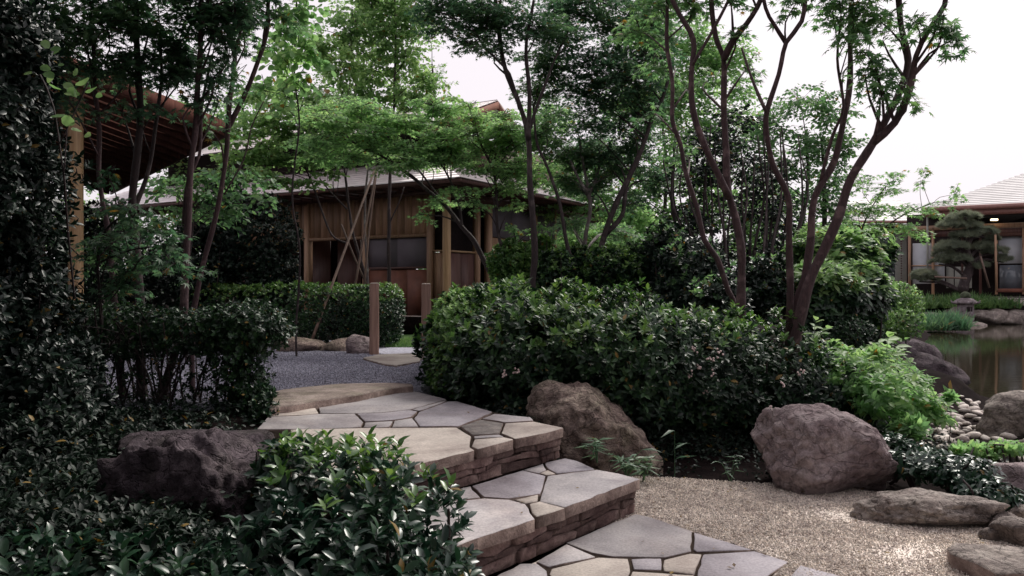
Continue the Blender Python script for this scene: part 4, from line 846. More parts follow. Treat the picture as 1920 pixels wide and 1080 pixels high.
tree('maple_tree', 'maple leaning far left with layered bright green sprays before the teahouse', [
    ([(945, 545), (926, 520), (905, 485), (887, 450), (866, 425), (836, 386), (800, 355), (772, 331), (735, 305), (704, 286), (660, 265), (630, 225)], 9.9, 9.9, 8, 2.2),
    ([(836, 386), (790, 325), (760, 290), (740, 270)], 9.9, 9.7, 3, 1.5), ([(866, 425), (860, 380), (840, 330), (800, 270), (780, 255)], 9.9, 9.6, 3, 1.5)],
    [(700, 215, 60, 12, 9.9), (650, 225, 60, 13, 10.0), (745, 235, 60, 13, 9.8), (620, 260, 55, 12, 9.9), (700, 270, 60, 12, 9.8), (760, 275, 55, 12, 9.7), (820, 250, 55, 12, 9.6), (660, 300, 50, 10, 9.9), (800, 305, 45, 12, 9.8), (850, 280, 45, 12, 9.6), (590, 225, 45, 12, 10.0), (640, 190, 50, 12, 10.1), (830, 380, 40, 9, 9.8),
     (860, 360, 45, 10, 9.6), (800, 405, 26, 7, 9.7), (730, 320, 40, 8, 9.8), (570, 270, 40, 10, 10)] + [(rng.uniform(580, 860), rng.uniform(195, 315), 52, 14, rng.uniform(9.4, 10.3)) for _ in range(24)],
    'maple', .054, M['maple_bright'], M['bark_dark'], 3.4, .3)
tree('maple_tree', 'upright thin maple with bright sprays over the teahouse corner', [
    ([(963, 542), (950, 490), (935, 440), (931, 377), (926, 322), (900, 265), (885, 225)], 9.5, 9.5, 6, 2)],
    [(890, 225, 45, 14, 9.5), (930, 245, 45, 14, 9.6), (960, 270, 40, 14, 9.5), (880, 255, 50, 14, 9.4), (920, 290, 50, 13, 9.5), (960, 320, 40, 12, 9.6), (890, 320, 45, 11, 9.4), (860, 300, 40, 11, 9.5), (940, 355, 40, 10, 9.5), (970, 385, 35, 8, 9.6), (890, 385, 35, 9, 9.4), (1000, 350, 30, 10, 9.7), (960, 430, 30, 7, 9.5), (1010, 425, 28, 7, 9.6), (880, 200, 30, 9, 9.6)] + [(rng.uniform(845, 1015), rng.uniform(215, 345), 45, 14, rng.uniform(9.2, 10.2)) for _ in range(16)],
    'maple', .050, M['maple_bright'], M['bark_dark'], 3.2, .3)
# pale young trees in front of the teahouse
tree('young_tree', 'young tree with forked thin stems rising left of the pole tripod', [
    ([(688, 535), (672, 476), (659, 422), (650, 354), (645, 304), (650, 220)], 12.3, 12.3, 4.5, 2), ([(655, 458), (622, 440), (598, 380), (580, 330), (555, 270), (540, 240)], 12.2, 12, 2.5, 1.5), ([(650, 392), (620, 360), (600, 335)], 12.2, 12.2, 2, 1.2)],
    [(560, 260, 50, 14, 12), (540, 300, 50, 14, 12), (590, 300, 45, 12, 12.1), (520, 340, 40, 12, 12), (570, 345, 40, 9, 12), (620, 325, 30, 8, 12), (640, 130, 40, 40, 12.2), (600, 190, 45, 25, 12.2), (660, 60, 45, 45, 12.3), (490, 290, 35, 14, 11.9), (480, 330, 30, 14, 11.8), (600, 90, 30, 30, 12.3), (450, 290, 50, 20, 11.6), (430, 250, 45, 20, 11.6), (500, 230, 50, 22, 11.8), (420, 330, 45, 18, 11.6), (570, 210, 50, 22, 12), (540, 160, 45, 25, 12), (480, 180, 40, 22, 11.9), (620, 240, 50, 18, 12)] + [(rng.uniform(430, 700), rng.uniform(190, 330), 46, 13, rng.uniform(11.2, 12.2)) for _ in range(16)],
    'round', .06, M['lime'], M['bark_dark'], 2.3, .35, flat=False)
tree('young_tree', 'slim straight tree with light leaves right of the pole tripod', [
    ([(729, 535), (729, 422), (731, 331), (736, 241), (740, 150), (742, 60), (740, -20)], 12.6, 12.6, 5, 2), ([(730, 420), (748, 380), (757, 350)], 12.6, 12.6, 2, 1)],
    [(720, 60, 50, 45, 12.6), (760, 110, 45, 40, 12.6), (700, 130, 40, 40, 12.7), (750, 180, 50, 25, 12.6), (770, 30, 50, 40, 12.6), (700, 0, 60, 40, 12.7), (690, 180, 45, 22, 12.6), (780, 190, 35, 18, 12.6), (740, -50, 90, 40, 12.6), (800, 150, 30, 25, 12.6), (820, 190, 40, 16, 12.2), (780, 225, 50, 14, 12.2), (700, 230, 50, 14, 12.2), (850, 215, 35, 12, 12.2)],
    'round', .056, M['lime'], M['bark_dark'], 2.2, .35, flat=False)
tree('young_tree', 'thin pale stemmed young tree inside the tripod of poles', [
    ([(690, 530), (686, 470), (684, 400), (688, 330), (700, 260)], 12.8, 12.8, 3.5, 2)],
    [(690, 230, 45, 18, 12.9), (730, 290, 30, 12, 12.8), (640, 270, 40, 12, 12.8)], 'round', .06, M['maple_bright'], M['bark_grey'], 1.8, .35)
# near left trees
tree('maple_tree', 'pale streaked slim trunk nearest the pavilion column', [
    ([(232, 770), (226, 680), (216, 580), (208, 478), (195, 392), (186, 320), (185, 240), (178, 140), (170, 30)], 5.3, 5.2, 8.5, 4)],
    [(130, 60, 80, 50, 5.2), (200, 50, 80, 45, 5.1), (90, 120, 60, 40, 5.1), (170, 130, 70, 35, 5.2), (60, 40, 70, 60, 5.0), (150, -40, 160, 50, 5.2), (230, 120, 50, 30, 5.2), (130, 190, 45, 20, 5)],
    'maple7', .054, M['maple_dark'], M['bark_red'], 2.8, .25)
tree('maple_tree', 'thick dark trunk in the near hedge, middle of the left group', [
    ([(267, 772), (263, 640), (260, 540), (252, 440), (247, 380), (257, 300), (262, 200), (256, 60), (250, -60)], 5.4, 5.3, 12, 6), ([(250, 400), (275, 330), (290, 250), (300, 160), (300, 60)], 5.4, 5.4, 5, 3)],
    [(280, 60, 80, 45, 5.3), (330, 90, 70, 40, 5.4), (250, 130, 70, 35, 5.3), (320, 140, 60, 24, 5.4), (290, 215, 45, 12, 5.3), (230, 215, 40, 12, 5.3), (360, 30, 70, 40, 5.3), (230, 10, 90, 40, 5.3), (300, -60, 160, 50, 5.3), (350, 130, 50, 30, 5.4)],
    'maple7', .054, M['maple_dark'], M['bark_dark'], 2.8, .25)
tree('maple_tree', 'slim double stemmed tree rising straight from the near hedge', [
    ([(302, 768), (318, 700), (333, 650), (345, 580), (350, 480), (353, 400), (360, 300), (370, 200), (376, 60), (380, -60)], 5.2, 5.2, 10, 5), ([(345, 420), (350, 340), (372, 290), (378, 200), (392, 120)], 5.2, 5.3, 4, 3)],
    [(400, 60, 60, 40, 5.2), (370, 190, 35, 14, 5.2), (430, 110, 40, 25, 5.2), (400, 150, 40, 22, 5.2), (440, 30, 60, 30, 5.2), (390, 10, 70, 30, 5.2), (420, -60, 140, 45, 5.2), (410, 190, 28, 14, 5.2)],
    'maple7', .054, M['maple_dark'], M['bark_red'], 2.8, .25)
tree('maple_tree', 'smooth reddish tree forking high beside the pavilion roof tip', [
    ([(362, 600), (368, 560), (395, 440), (412, 370), (422, 300), (426, 250), (432, 180), (438, 110), (434, 90), (425, 40), (420, -30)], 5.7, 5.6, 6, 5), ([(424, 250), (448, 205), (468, 160), (485, 110), (500, 60), (505, -20)], 5.7, 5.5, 6, 4),
     ([(437, 105), (450, 70), (457, 30)], 5.6, 5.6, 4, 3), ([(422, 365), (455, 300), (470, 240), (495, 190)], 5.7, 5.7, 2, 1.2)],
    [(480, 10, 60, 25, 5.6), (440, 150, 30, 16, 5.6), (455, 60, 40, 22, 5.7), (520, 30, 40, 25, 5.5), (500, -60, 120, 40, 5.6), (390, 240, 26, 9, 5.6)],
    'maple7', .054, M['maple'], M['bark_red'], 2.6, .25)
tree('katsura_tree', 'round leaved branches hanging from the top left of the teahouse', [
    ([(556, 600), (562, 480), (548, 360), (560, 240), (552, 120), (560, -40)], 8.6, 7.6, 2.4, 1.6)],
    [(570, 20, 40, 30, 7.4), (545, 60, 40, 25, 7.4), (575, 100, 35, 30, 7.4), (540, 120, 40, 25, 7.5), (510, 90, 25, 25, 7.5), (560, 160, 35, 18, 7.5), (530, 200, 26, 14, 7.5), (560, -60, 80, 40, 7.4), (495, 170, 20, 16, 7.4)],
    'round', .072, M['maple_bright'], M['bark_dark'], 2.0, .35, flat=False)
tree('understorey_maple', 'low dark maple sprays in front of the pavilion column', [
    ([(190, 640), (188, 560), (185, 480), (200, 430), (230, 405)], 4.9, 4.7, 5, 2.5), ([(170, 500), (240, 470), (310, 460)], 4.9, 4.7, 3, 1.5)],
    [(225, 390, 55, 14, 4.7), (250, 410, 60, 14, 4.7), (290, 440, 55, 14, 4.7), (220, 450, 70, 16, 4.8), (310, 470, 50, 14, 4.7), (260, 490, 55, 14, 4.8), (330, 500, 40, 12, 4.7), (90, 420, 28, 18, 4.8), (205, 480, 40, 18, 4.8), (205, 335, 20, 7, 4.7), (230, 520, 50, 12, 4.8), (215, 545, 45, 14, 4.8)],
    'maple7', .050, M['maple_dark'], M['bark_dark'], 2.8, .25)
tree('leafy_shrub', 'green leafy shrub under the pavilion roof tip', [
    ([(350, 570), (355, 480), (365, 400), (370, 360)], 8.0, 8.0, 4, 2)],
    [(340, 360, 55, 20, 8), (390, 345, 45, 22, 8), (440, 380, 50, 22, 8.2), (330, 400, 50, 20, 8), (400, 400, 50, 22, 8.1), (470, 340, 40, 16, 8.2), (500, 380, 35, 12, 8.2), (430, 330, 35, 16, 8.1), (300, 350, 35, 20, 7.9)],
    'wide', .075, M['maple'], M['bark_dark'], 2.4, .3, flat=False)
# round-leaved twig near the eye, each leaf an object
tw = thing('leafy_twig', 'twig of large round backlit leaves high on the left', 'plant', tuple(P(120, 330, 3.4)))
mb = MB(); lp = catmull([P(120, 330, 3.4), P(100, 200, 3.4), P(75, 140, 3.4)], .05); mb.tube(lp, .004, 5)
lp = catmull([P(112, 270, 3.4), P(140, 210, 3.35), P(165, 155, 3.3)], .05); mb.tube(lp, .003, 5); lp = catmull([P(120, 330, 3.4), P(128, 230, 3.4), P(150, 235, 3.3)], .05); mb.tube(lp, .003, 5)
lp = catmull([P(140, 560, 3.8), P(128, 440, 3.6), P(120, 330, 3.4)], .05); mb.tube(lp, .005, 5); mb.build('stem', M['bark_dark'], tw)
lv = [(155, 150, 36), (175, 165, 30), (140, 165, 20), (150, 178, 18), (135, 178, 14), (100, 165, 28), (118, 158, 22), (125, 170, 20), (130, 218, 34), (115, 222, 26), (152, 245, 22), (160, 252, 18), (85, 135, 24), (100, 138, 22), (75, 125, 20), (60, 138, 18), (95, 85, 20), (115, 92, 20), (100, 100, 18), (120, 120, 12), (180, 178, 16), (145, 140, 20)]
leaves('foliage', [P(x, y, 3.35 + rng.uniform(-.06, .06)) for x, y, s in lv], np.array([[rng.normal(), rng.normal() * .5, rng.uniform(-.6, .2)] for _ in lv]), np.array([[rng.normal() * .5, -.9, .7 + rng.normal() * .3] for _ in lv]), np.array([s / F * 3.35 * .95 for *_, s in lv]), 'round', M['lime'], tw, len(lv))
# background trees
tree('background_tree', 'tall loose tree behind the split trunks at the right', [
    ([(1500, 520), (1505, 420), (1515, 330), (1510, 250)], 15, 15, 7, 3), ([(1545, 470), (1545, 340), (1540, 260)], 15, 15, 6, 3)],
    [(1500, 190, 70, 30, 15), (1560, 210, 50, 30, 15), (1450, 240, 60, 35, 15), (1530, 270, 60, 35, 15), (1580, 290, 35, 50, 15), (1480, 310, 60, 35, 15), (1550, 340, 45, 30, 15.2), (1430, 330, 60, 40, 15), (1510, 380, 60, 30, 15), (1440, 400, 60, 30, 15), (1570, 400, 35, 30, 15), (1500, 440, 60, 30, 15), (1400, 270, 50, 35, 15)],
    'wide', .085, M['maple'], M['bark_dark'], 2.6, .3, flat=False)
tree('background_tree', 'far green tree filling the gap behind the hedge centre', [
    ([(1250, 520), (1245, 420), (1250, 320), (1240, 220)], 17, 17, 6, 3)],
    [(1240, 330, 70, 45, 17), (1280, 260, 60, 50, 17), (1180, 370, 60, 40, 17), (1230, 420, 70, 40, 17), (1300, 180, 60, 45, 17), (1320, 330, 60, 50, 17), (1170, 430, 50, 35, 17), (1120, 380, 40, 35, 17), (1290, 400, 60, 45, 17), (1330, 100, 50, 40, 17), (1240, 200, 60, 50, 17), (1340, 230, 50, 45, 17), (1230, 480, 80, 35, 17), (1390, 170, 30, 30, 17), (1400, 430, 70, 45, 17), (1460, 470, 80, 40, 17), (1540, 450, 60, 40, 17), (1350, 380, 60, 50, 17), (1450, 380, 60, 45, 17), (1590, 440, 40, 30, 17), (1340, 130, 50, 40, 17), (1300, 80, 60, 50, 17), (1260, 150, 60, 50, 17), (1390, 100, 35, 30, 17), (1400, 230, 45, 30, 17), (1220, 60, 60, 50, 17), (1180, 200, 60, 50, 17), (1080, 320, 60, 40, 17), (1130, 300, 60, 40, 17), (1040, 380, 60, 40, 17), (1000, 320, 50, 35, 17), (1030, 220, 50, 40, 17)],
    'wide', .09, M['maple_bright'], M['bark_dark'], 2.8, .3, flat=False)
tree('background_tree', 'soft green tree filling the gap between pavilion and teahouse', [
    ([(470, 520), (470, 400), (460, 300), (455, 200)], 19, 19, 5, 2.5)],
    [(400, 340, 60, 40, 19), (460, 300, 60, 45, 19), (340, 320, 60, 40, 19), (420, 230, 60, 45, 19), (480, 220, 60, 40, 19), (380, 420, 70, 40, 19), (460, 390, 60, 40, 19), (300, 420, 60, 50, 19), (220, 440, 60, 60, 19), (520, 180, 50, 30, 19.5), (470, 470, 70, 40, 19), (160, 430, 60, 80, 19), (330, 230, 60, 45, 19)],
    'wide', .10, M['maple_bright'], M['bark_dark'], 2.0, .3, flat=False)
tree('background_tree', 'feathery light tree standing behind the teahouse roofs', [
    ([(660, 300), (665, 200), (670, 100), (665, 20)], 22, 22, 5, 2.5), ([(820, 300), (815, 200), (810, 120)], 22, 22, 4, 2)],
    [(640, 150, 60, 40, 22), (700, 90, 60, 45, 22), (760, 160, 60, 35, 22), (600, 100, 50, 45, 22), (660, 30, 70, 40, 22), (820, 150, 35, 30, 22), (740, 20, 60, 40, 22), (560, 60, 50, 50, 22), (800, 60, 40, 30, 22)],
    'wide', .10, M['lime'], M['bark_dark'], 1.2, .3, flat=False)
stems = []
for i in range(24):
    x0 = 1290 + i * 8 + rng.uniform(-6, 6); x1 = x0 + (x0 - 1385) * .45 + rng.uniform(-16, 16)
    stems.append(([(x0, 560), ((x0 + x1) / 2 + rng.uniform(-8, 8), 460), (x1, 370), (x1 + rng.uniform(-14, 14), 260 + rng.uniform(-30, 40))], 9.4 + rng.uniform(-.4, .4), 9.6, rng.uniform(3, 4.5), 1.5))
tree('multi_stem_shrub', 'tall dark shrub of many thin upright stems behind the forked tree', stems,
     [(1300, 340, 55, 45, 9.8), (1360, 300, 60, 45, 9.8), (1420, 330, 55, 45, 9.9), (1300, 420, 60, 45, 9.7), (1450, 400, 50, 45, 9.8), (1370, 230, 55, 35, 9.9), (1390, 390, 60, 40, 10), (1280, 480, 50, 40, 9.6), (1440, 470, 50, 40, 9.7), (1350, 470, 60, 35, 9.8), (1320, 270, 45, 35, 9.8)],
     'wide', .06, M['evergreen'], M['bark_dark'], 1.9, .3, flat=False)
tree('pond_maple', 'yellow green maple reaching over the pond before the far house', [
    ([(1600, 500), (1630, 450), (1660, 425), (1700, 400), (1750, 380)], 14, 14, 3.5, 1.2), ([(1600, 490), (1620, 420), (1640, 380), (1660, 350)], 14, 14, 2.5, 1)],
    [(1620, 345, 40, 16, 14), (1660, 360, 45, 14, 14), (1640, 395, 50, 14, 14), (1690, 395, 45, 12, 14), (1700, 425, 45, 12, 14), (1650, 430, 45, 12, 14), (1740, 400, 30, 10, 14), (1770, 385, 22, 7, 14), (1680, 335, 30, 10, 14), (1735, 325, 15, 12, 14), (1725, 350, 16, 9, 14), (1610, 400, 40, 20, 14), (1790, 365, 12, 5, 14), (1720, 440, 30, 8, 14)],
    'maple', .085, M['maple_bright'], M['bark_dark'], 2.0, .3)

# ------------------------------------------------------------------ log posts and support poles
def post(label, px, d, top_y, r):
    c = P(px, top_y, d); t = thing('log_post', label, 'post', (c[0], c[1], YZ - .05), 'cut log posts at the garden gate')
    mb = MB(); zt = c[2]; zs = np.linspace(YZ - .05, zt - .012, 8)
    mb.tube([(c[0] + rng.normal() * .0015, c[1], z) for z in zs], [r * 1.04, r * 1.03, r * 1.02, r, r, r * .99, r * .985, r * .98], 20, False, .012); mb.build('shaft', M['post'], t, True)
    mb = MB(); mb.tube([(c[0], c[1], zt - .0125), (c[0], c[1], zt - .004), (c[0], c[1], zt)], [r * .985, r * .9, r * .62], 20, True); mb.build('cut_end', M['post_cut'], t)
post('brown log post at the foot of the pale orange slab', 702, 8.9, 530, .053); post('brown log post partly covered by the bright hedge end', 799, 8.95, 531, .053)
def pole(label, a, b_, r):
    mb = MB(); pts = catmull([a, (np.array(a) + np.array(b_)) / 2 + rng.normal(size=3) * .01, b_], .3); mb.tube(pts, np.linspace(r * 1.1, r * .85, len(pts)), 8, True, .03)
    o = mb.build('support_pole', M['pole'], None, True); return props(o, label, 'pole', 'support poles propping the young trees')
pole('long pole leaning from the flat rocks up to the right', P(584, 640, 9.75), P(703, 318, 11.4), .018)
pole('short pole leaning right in the tripod behind the back hedge', P(664, 545, 11.9), P(706, 318, 12.2), .016)
pole('upright pole at the right of the tripod', P(682, 545, 12.2), P(707, 316, 12.3), .015)
pole('pole crossing leftwards behind the tripod', P(693, 545, 12.3), P(640, 420, 12.0), .016)

# ------------------------------------------------------------------ teahouse
def v3(o, a, ta, b_, tb, z): return np.array([o[0] + a[0] * ta + b_[0] * tb, o[1] + a[1] * ta + b_[1] * tb, z])
o2 = (-.84, 12.9); a2 = (-.86, .51); b2 = (.51, .86)
def T2(ta, tb, z): return v3(o2, a2, ta, b2, tb, z)
tea = thing('teahouse', 'low wooden teahouse with tiered pale roofs behind the trees', 'house', tuple(T2(3, 3, .3)))
def bx2(name, ta, tb, z, la, lb, lz, m_, parent=None):
    mb = MB(); o = T2(ta, tb, z); mb.box(o, np.array([a2[0], a2[1], 0]) * la, np.array([b2[0], b2[1], 0]) * lb, (0, 0, lz)); return mb.build(name, m_, parent or tea)
def lapped(name, p0, e, u, le, lu, rise, n, material, parent, e_in0=0, e_in1=0, t=.009):
    """roof slope as lapped courses: p0 eave corner, e unit along eave, u unit up-slope (plan), e_in* = hip run-in"""
    mb = MB(); p0 = np.array(p0, float); e = np.array([*e, 0.]); u = np.array([*u, 0.])
    for i in range(n):
        f0, f1 = i / n, (i + 1.15) / n; z0 = rise * f0 + t; z1 = rise * f1
        def pt(f, s, z): x0 = e_in0 * f; x1 = le - e_in1 * f; return p0 + e * (x0 + (x1 - x0) * s) + u * (lu * f) + np.array([0, 0, z])
        V = [pt(f0, 0, z0), pt(f0, 1, z0), pt(f1, 1, z1 + t * .2), pt(f1, 0, z1 + t * .2), pt(f0, 0, z0 - t * 1.3), pt(f0, 1, z0 - t * 1.3), pt(f1, 1, z1 - t), pt(f1, 0, z1 - t)]
        mb.add(V, [(0, 1, 2, 3), (4, 7, 6, 5), (0, 4, 5, 1), (1, 5, 6, 2), (3, 2, 6, 7), (0, 3, 7, 4)])
    return mb.build(name, material, parent)
EZ = 2.91
lapped('roof', T2(0, 0, EZ), a2, b2, 11, 1.5, .62, 9, M['roof'], tea, 1.5, 0)
lapped('roof', T2(0, 0, EZ), b2, a2, 11, 1.5, .62, 9, M['roof'], tea, 1.5, 0)
bx2('fascia', .02, .03, EZ - .07, 11, .04, .07, M['cedar_dk']); bx2('fascia', .03, .08, EZ - .07, .04, 11, .07, M['cedar_dk'])
# soffit rafters
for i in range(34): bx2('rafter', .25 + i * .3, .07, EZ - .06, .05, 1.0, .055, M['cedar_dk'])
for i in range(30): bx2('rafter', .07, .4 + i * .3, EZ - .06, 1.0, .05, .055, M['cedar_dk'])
# upper storey band and upper roof
bx2('upper_wall', 1.6, 1.6, 3.3, 8, .12, .9, M['dark']); bx2('upper_wall', 1.6, 1.75, 3.3, .12, 6, .9, M['cedar_dk'])
pk = np.array([-.29, 16.0]); er = np.array([pk[0] - b2[0] * 2.3, pk[1] - b2[1] * 2.3])
lapped('upper_roof', (er[0], er[1], 3.98), a2, b2, 9.5, 2.3, .90, 12, M['roof'], tea)
bk = np.array([pk[0] + b2[0] * .75, pk[1] + b2[1] * .75])
lapped('upper_roof', (bk[0], bk[1], 4.50), a2, (-b2[0], -b2[1]), 9.5, .74, .38, 4, M['roof'], tea)
mb = MB()
for sgn, base, zb_, ln_, rs_ in ((1, er, 3.95, 2.3, .90), (-1, bk, 4.47, .75, .38)):
    u = np.array([b2[0] * sgn, b2[1] * sgn, 0]); p0 = np.array([base[0], base[1], zb_]); mb.box(p0 - np.array([a2[0], a2[1], 0]) * .03, np.array([a2[0], a2[1], 0]) * .05, (0, 0, -.14), u * ln_ + [0, 0, rs_])
mb.build('bargeboard', M['red_wood'], tea)
mb = MB(); ins = np.array([a2[0], a2[1], 0]) * .55
A0, A1, A2_ = np.array([er[0], er[1], 3.9]) + ins, np.array([bk[0], bk[1], 4.42]) + ins, np.array([pk[0], pk[1], 4.78]) + ins
th = np.array([a2[0], a2[1], 0]) * .08; mb.add([A0, A1, A2_, A0 + th, A1 + th, A2_ + th], [(0, 1, 2), (5, 4, 3), (0, 3, 4, 1), (1, 4, 5, 2), (2, 5, 3, 0)]); mb.build('gable_wall', M['red_wood'], tea)
mb = MB()
for k in range(10):
    f = (k + .5) / 10; p0 = np.array([er[0] + b2[0] * 2.3 * f, er[1] + b2[1] * 2.3 * f, 3.86 + .9 * f]); mb.box(p0 + th * 0, ins, np.array([b2[0], b2[1], 0]) * .06, (0, 0, .06))
mb.build('purlin', M['rafter'], tea)
# front wall (along a, at b=.95)
WB = .95
bx2('plinth', .9, WB - .25, .3, 10, .4, .28, M['soil']); bx2('plinth', .65, .9, .3, .4, 10, .28, M['soil'])
for ta, w in ((1.27, .10), (2.8, .09), (4.3, .12), (5.3, .10), (6.6, .1), (7.9, .1)): bx2('wall_post', ta, WB - .02, .36, w, .12, EZ - .40, M['cedar'])
for ta in np.arange(1.39, 7.8, .175): bx2('wall_board', ta, WB + .03, 2.10, .168, .03, EZ - 2.14, M['cedar'])
bx2('lintel', 1.37, WB - .01, 2.04, 7.4, .08, .06, M['cedar'])
for ta in (1.39, 2.10): bx2('grey_panel', ta, WB + .04, 1.48, .70, .03, .58, M['panel_grey'])
bx2('sill', 1.37, WB + .01, 1.46, 1.43, .06, .04, M['cedar_dk'])
for i, ta in enumerate((1.39, 1.87, 2.34)): bx2('red_board', ta, WB + .035, .60, .46, .03, .85, M['red_wood'])
for ta in (2.92, 3.62, 4.45, 5.4, 6.7): bx2('lattice_screen', ta, WB + .75, .60, .62, .03, 1.5, M['cedar_dk'])
bx2('inner_wall', 2.85, WB + 1.5, .35, 6, .1, 2.5, M['dark']); bx2('floor', .95, WB + .2, .45, 8, 3, .1, M['cedar_dk'])
bx2('lintel', WB - .03, 1.0, 2.72, .1, 9, .17, M['cedar_dk']); bx2('lintel', 1.0, WB - .05, 2.80, 9, .07, .09, M['cedar_dk'])
# round corner column and bay beside it
mb = MB(); c = T2(.92, .92, 0)
mb.tube([(c[0], c[1], z) for z in np.linspace(.4, EZ - .03, 9)], [.085, .08, .078, .077, .076, .076, .075, .075, .075], 18, True, .01); mb.build('column', M['log'], tea, True)
bx2('door_panel', 1.02, WB + .05, .62, .25, .03, 1.13, M['cedar']); bx2('sill', .95, WB + .02, 1.76, .33, .06, .035, M['log'])
bx2('dark_opening', 1.0, WB + .1, 1.78, .3, .02, 1.1, M['dark'])
# side wall (along b, at a=.95)
for tb, w in ((1.95, .09), (2.35, .12), (4.2, .10), (5.9, .1), (7.6, .1), (9.2, .1)): bx2('wall_post', WB - .02, tb, .36, .12, w, EZ - .40, M['cedar'])
for tb in (1.05, 1.5): bx2('door_panel', WB + .05, tb, .62, .03, .43, 1.13, M['cedar_dk'])
bx2('sill', WB + .02, 1.0, 1.76, .06, .95, .035, M['log'])
for tb in np.arange(2.50, 9.0, .42): bx2('wall_board', WB + .05, tb, .55, .03, .41, 1.55, M['cedar'])
for tb in np.arange(2.50, 9.0, .85): bx2('window_screen', WB + .06, tb, 2.12, .03, .83, .6, M['panel_grey'])
bx2('inner_wall', WB + .3, 1.3, .35, .1, 9, 2.5, M['dark'])
mb = MB(); c = T2(.55, 4.4, 0); mb.tube([(c[0], c[1], .4), (c[0], c[1], EZ - .05)], .022, 8); mb.build('downpipe', M['log'], tea)
mb = MB(); c = T2(.55, 6.4, 0); mb.tube([(c[0], c[1], .4), (c[0], c[1], EZ - .05)], .022, 8); mb.build('downpipe', M['log'], tea)

# ------------------------------------------------------------------ open pavilion at the left
C0 = np.array([-3.4, 9.4]); e3 = np.array([-.59, .80]); u3 = np.array([-.80, -.59])
pav = thing('pavilion', 'open timber pavilion with exposed rafters at the left edge', 'pavilion', (-5.2, 10.5, YZ))
def T3(te, tu, z): return np.array([C0[0] + e3[0] * te + u3[0] * tu, C0[1] + e3[1] * te + u3[1] * tu, z])
PZ = 2.93; SL = .30
def bx3(name, te, tu, z, le, lu, lz, m_, slope=False):
    mb = MB(); mb.box(T3(te, tu, z), np.array([*e3, 0]) * le, np.array([u3[0], u3[1], SL if slope else 0]) * lu, (0, 0, lz)); return mb.build(name, m_, pav)
mb = MB(); mb.box(T3(-.02, -.05, PZ + .06), np.array([*e3, 0]) * 7.5, np.array([u3[0], u3[1], SL]) * 5, (0, 0, .05)); mb.build('roof', M['roof'], pav)
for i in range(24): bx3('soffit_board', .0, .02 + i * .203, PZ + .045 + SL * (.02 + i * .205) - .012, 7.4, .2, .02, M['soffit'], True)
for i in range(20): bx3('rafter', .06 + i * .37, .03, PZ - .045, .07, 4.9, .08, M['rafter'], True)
bx3('bargeboard', -.05, -.04, PZ - .04, .04, 5, .17, M['rafter'], True); bx3('fascia', .0, -.06, PZ - .02, 7.4, .03, .10, M['cedar_dk'])
bx3('beam', .2, 1.45, PZ + SL * 1.45 - .22, 7, .13, .16, M['cedar'])
for te, tu in ((.42, 1.5), (3.9, 1.5), (6.8, 1.5), (.42, 4.2)):
    c = T3(te, tu, 0); mb = MB(); mb.tube([(c[0], c[1], z) for z in np.linspace(YZ - .03, PZ + SL * tu - .2, 8)], .078, 18, True, .008); mb.build('column', M['log'], pav, True)
for i in range(14): bx3('wall_board', 1.0 + i * .42, 3.2, YZ, .41, .04, PZ + SL * 3.2 - YZ - .06, M['cedar_dk'])
for i in range(6): bx3('wall_board', -.0 + .05, 2.2 + i * .42, YZ, .04, .41, PZ + SL * 2.2 - YZ - .1, M['cedar_dk'])

# ------------------------------------------------------------------ far house across the pond
hf = np.array([.85, -.52]); hs = np.array([.52, .85]); K = np.array([14.55, 28.3]); HZ = 3.92
far = thing('garden_house', 'long low house with pale hipped roof and shoji across the pond', 'house', (17, 30, .7))
lapped('roof', (K[0], K[1], HZ), hf, hs, 14, 6, 2.7, 34, M['roof_far'], far, 6, 0, .014)
lapped('roof', (K[0], K[1], HZ), hs, hf, 14, 6, 2.7, 34, M['roof_far'], far, 6, 0, .014)
mb = MB(); g0 = np.array([K[0], K[1], HZ - .04]) - np.array([*hs, 0]) * .06; mb.tube([g0, g0 + np.array([*hf, 0]) * 14], .09, 10); mb.build('gutter', M['gutter'], far, True)
def bxf(name, tf, ts, z, lf, ls, lz, m_): mb = MB(); mb.box(np.array([K[0] + hf[0] * tf + hs[0] * ts, K[1] + hf[1] * tf + hs[1] * ts, z]), np.array([*hf, 0]) * lf, np.array([*hs, 0]) * ls, (0, 0, lz)); return mb.build(name, m_, far)
bxf('soffit', .05, .05, HZ - .16, 14, 6, .1, M['cedar_dk']); bxf('fascia', 0, .0, HZ - .30, 14, .05, .2, M['gutter'])
bxf('plinth', -.4, .2, .45, 14, 6, .25, M['flag_buff'])
def wallpt(px, off):                                        # along-wall distance seen at a pixel column
    w0 = K + hs * off; s = (px - CX) / F; return (s * w0[1] - w0[0]) / (hf[0] - s * hf[1])
def pan(name, x0, x1, y0, y1, off, m_, th=.06, parent=None):
    t0, t1 = wallpt(x0, off), wallpt(x1, off); d = K[1] + hs[1] * off + hf[1] * (t0 + t1) / 2
    z1 = EYE - (y0 - CY) / F * d; z0 = EYE - (y1 - CY) / F * d; return bxf(name, t0, off, z0, t1 - t0, th, z1 - z0, m_)
pan('back_wall', 1700, 2100, 395, 556, 2.2, M['dark']); pan('beam', 1700, 2100, 418, 427, 1.0, M['cedar'])
pan('beam', 1850, 2100, 434, 441, 1.02, M['cedar_dk']); pan('transom_wall', 1705, 2100, 427, 440, 1.06, M['cedar_dk'])
for x0, x1 in ((1711, 1747), (1751, 1771)): pan('shoji', x0, x1, 456, 532, 1.1, M['paper'])
pan('shoji_rail', 1709, 1772, 497, 499, 1.06, M['cedar'], .04)
for x0, x1 in ((1774, 1788), (1790, 1804), (1806, 1822)): pan('shoji', x0, x1, 500, 540, 1.3, M['plaster'])
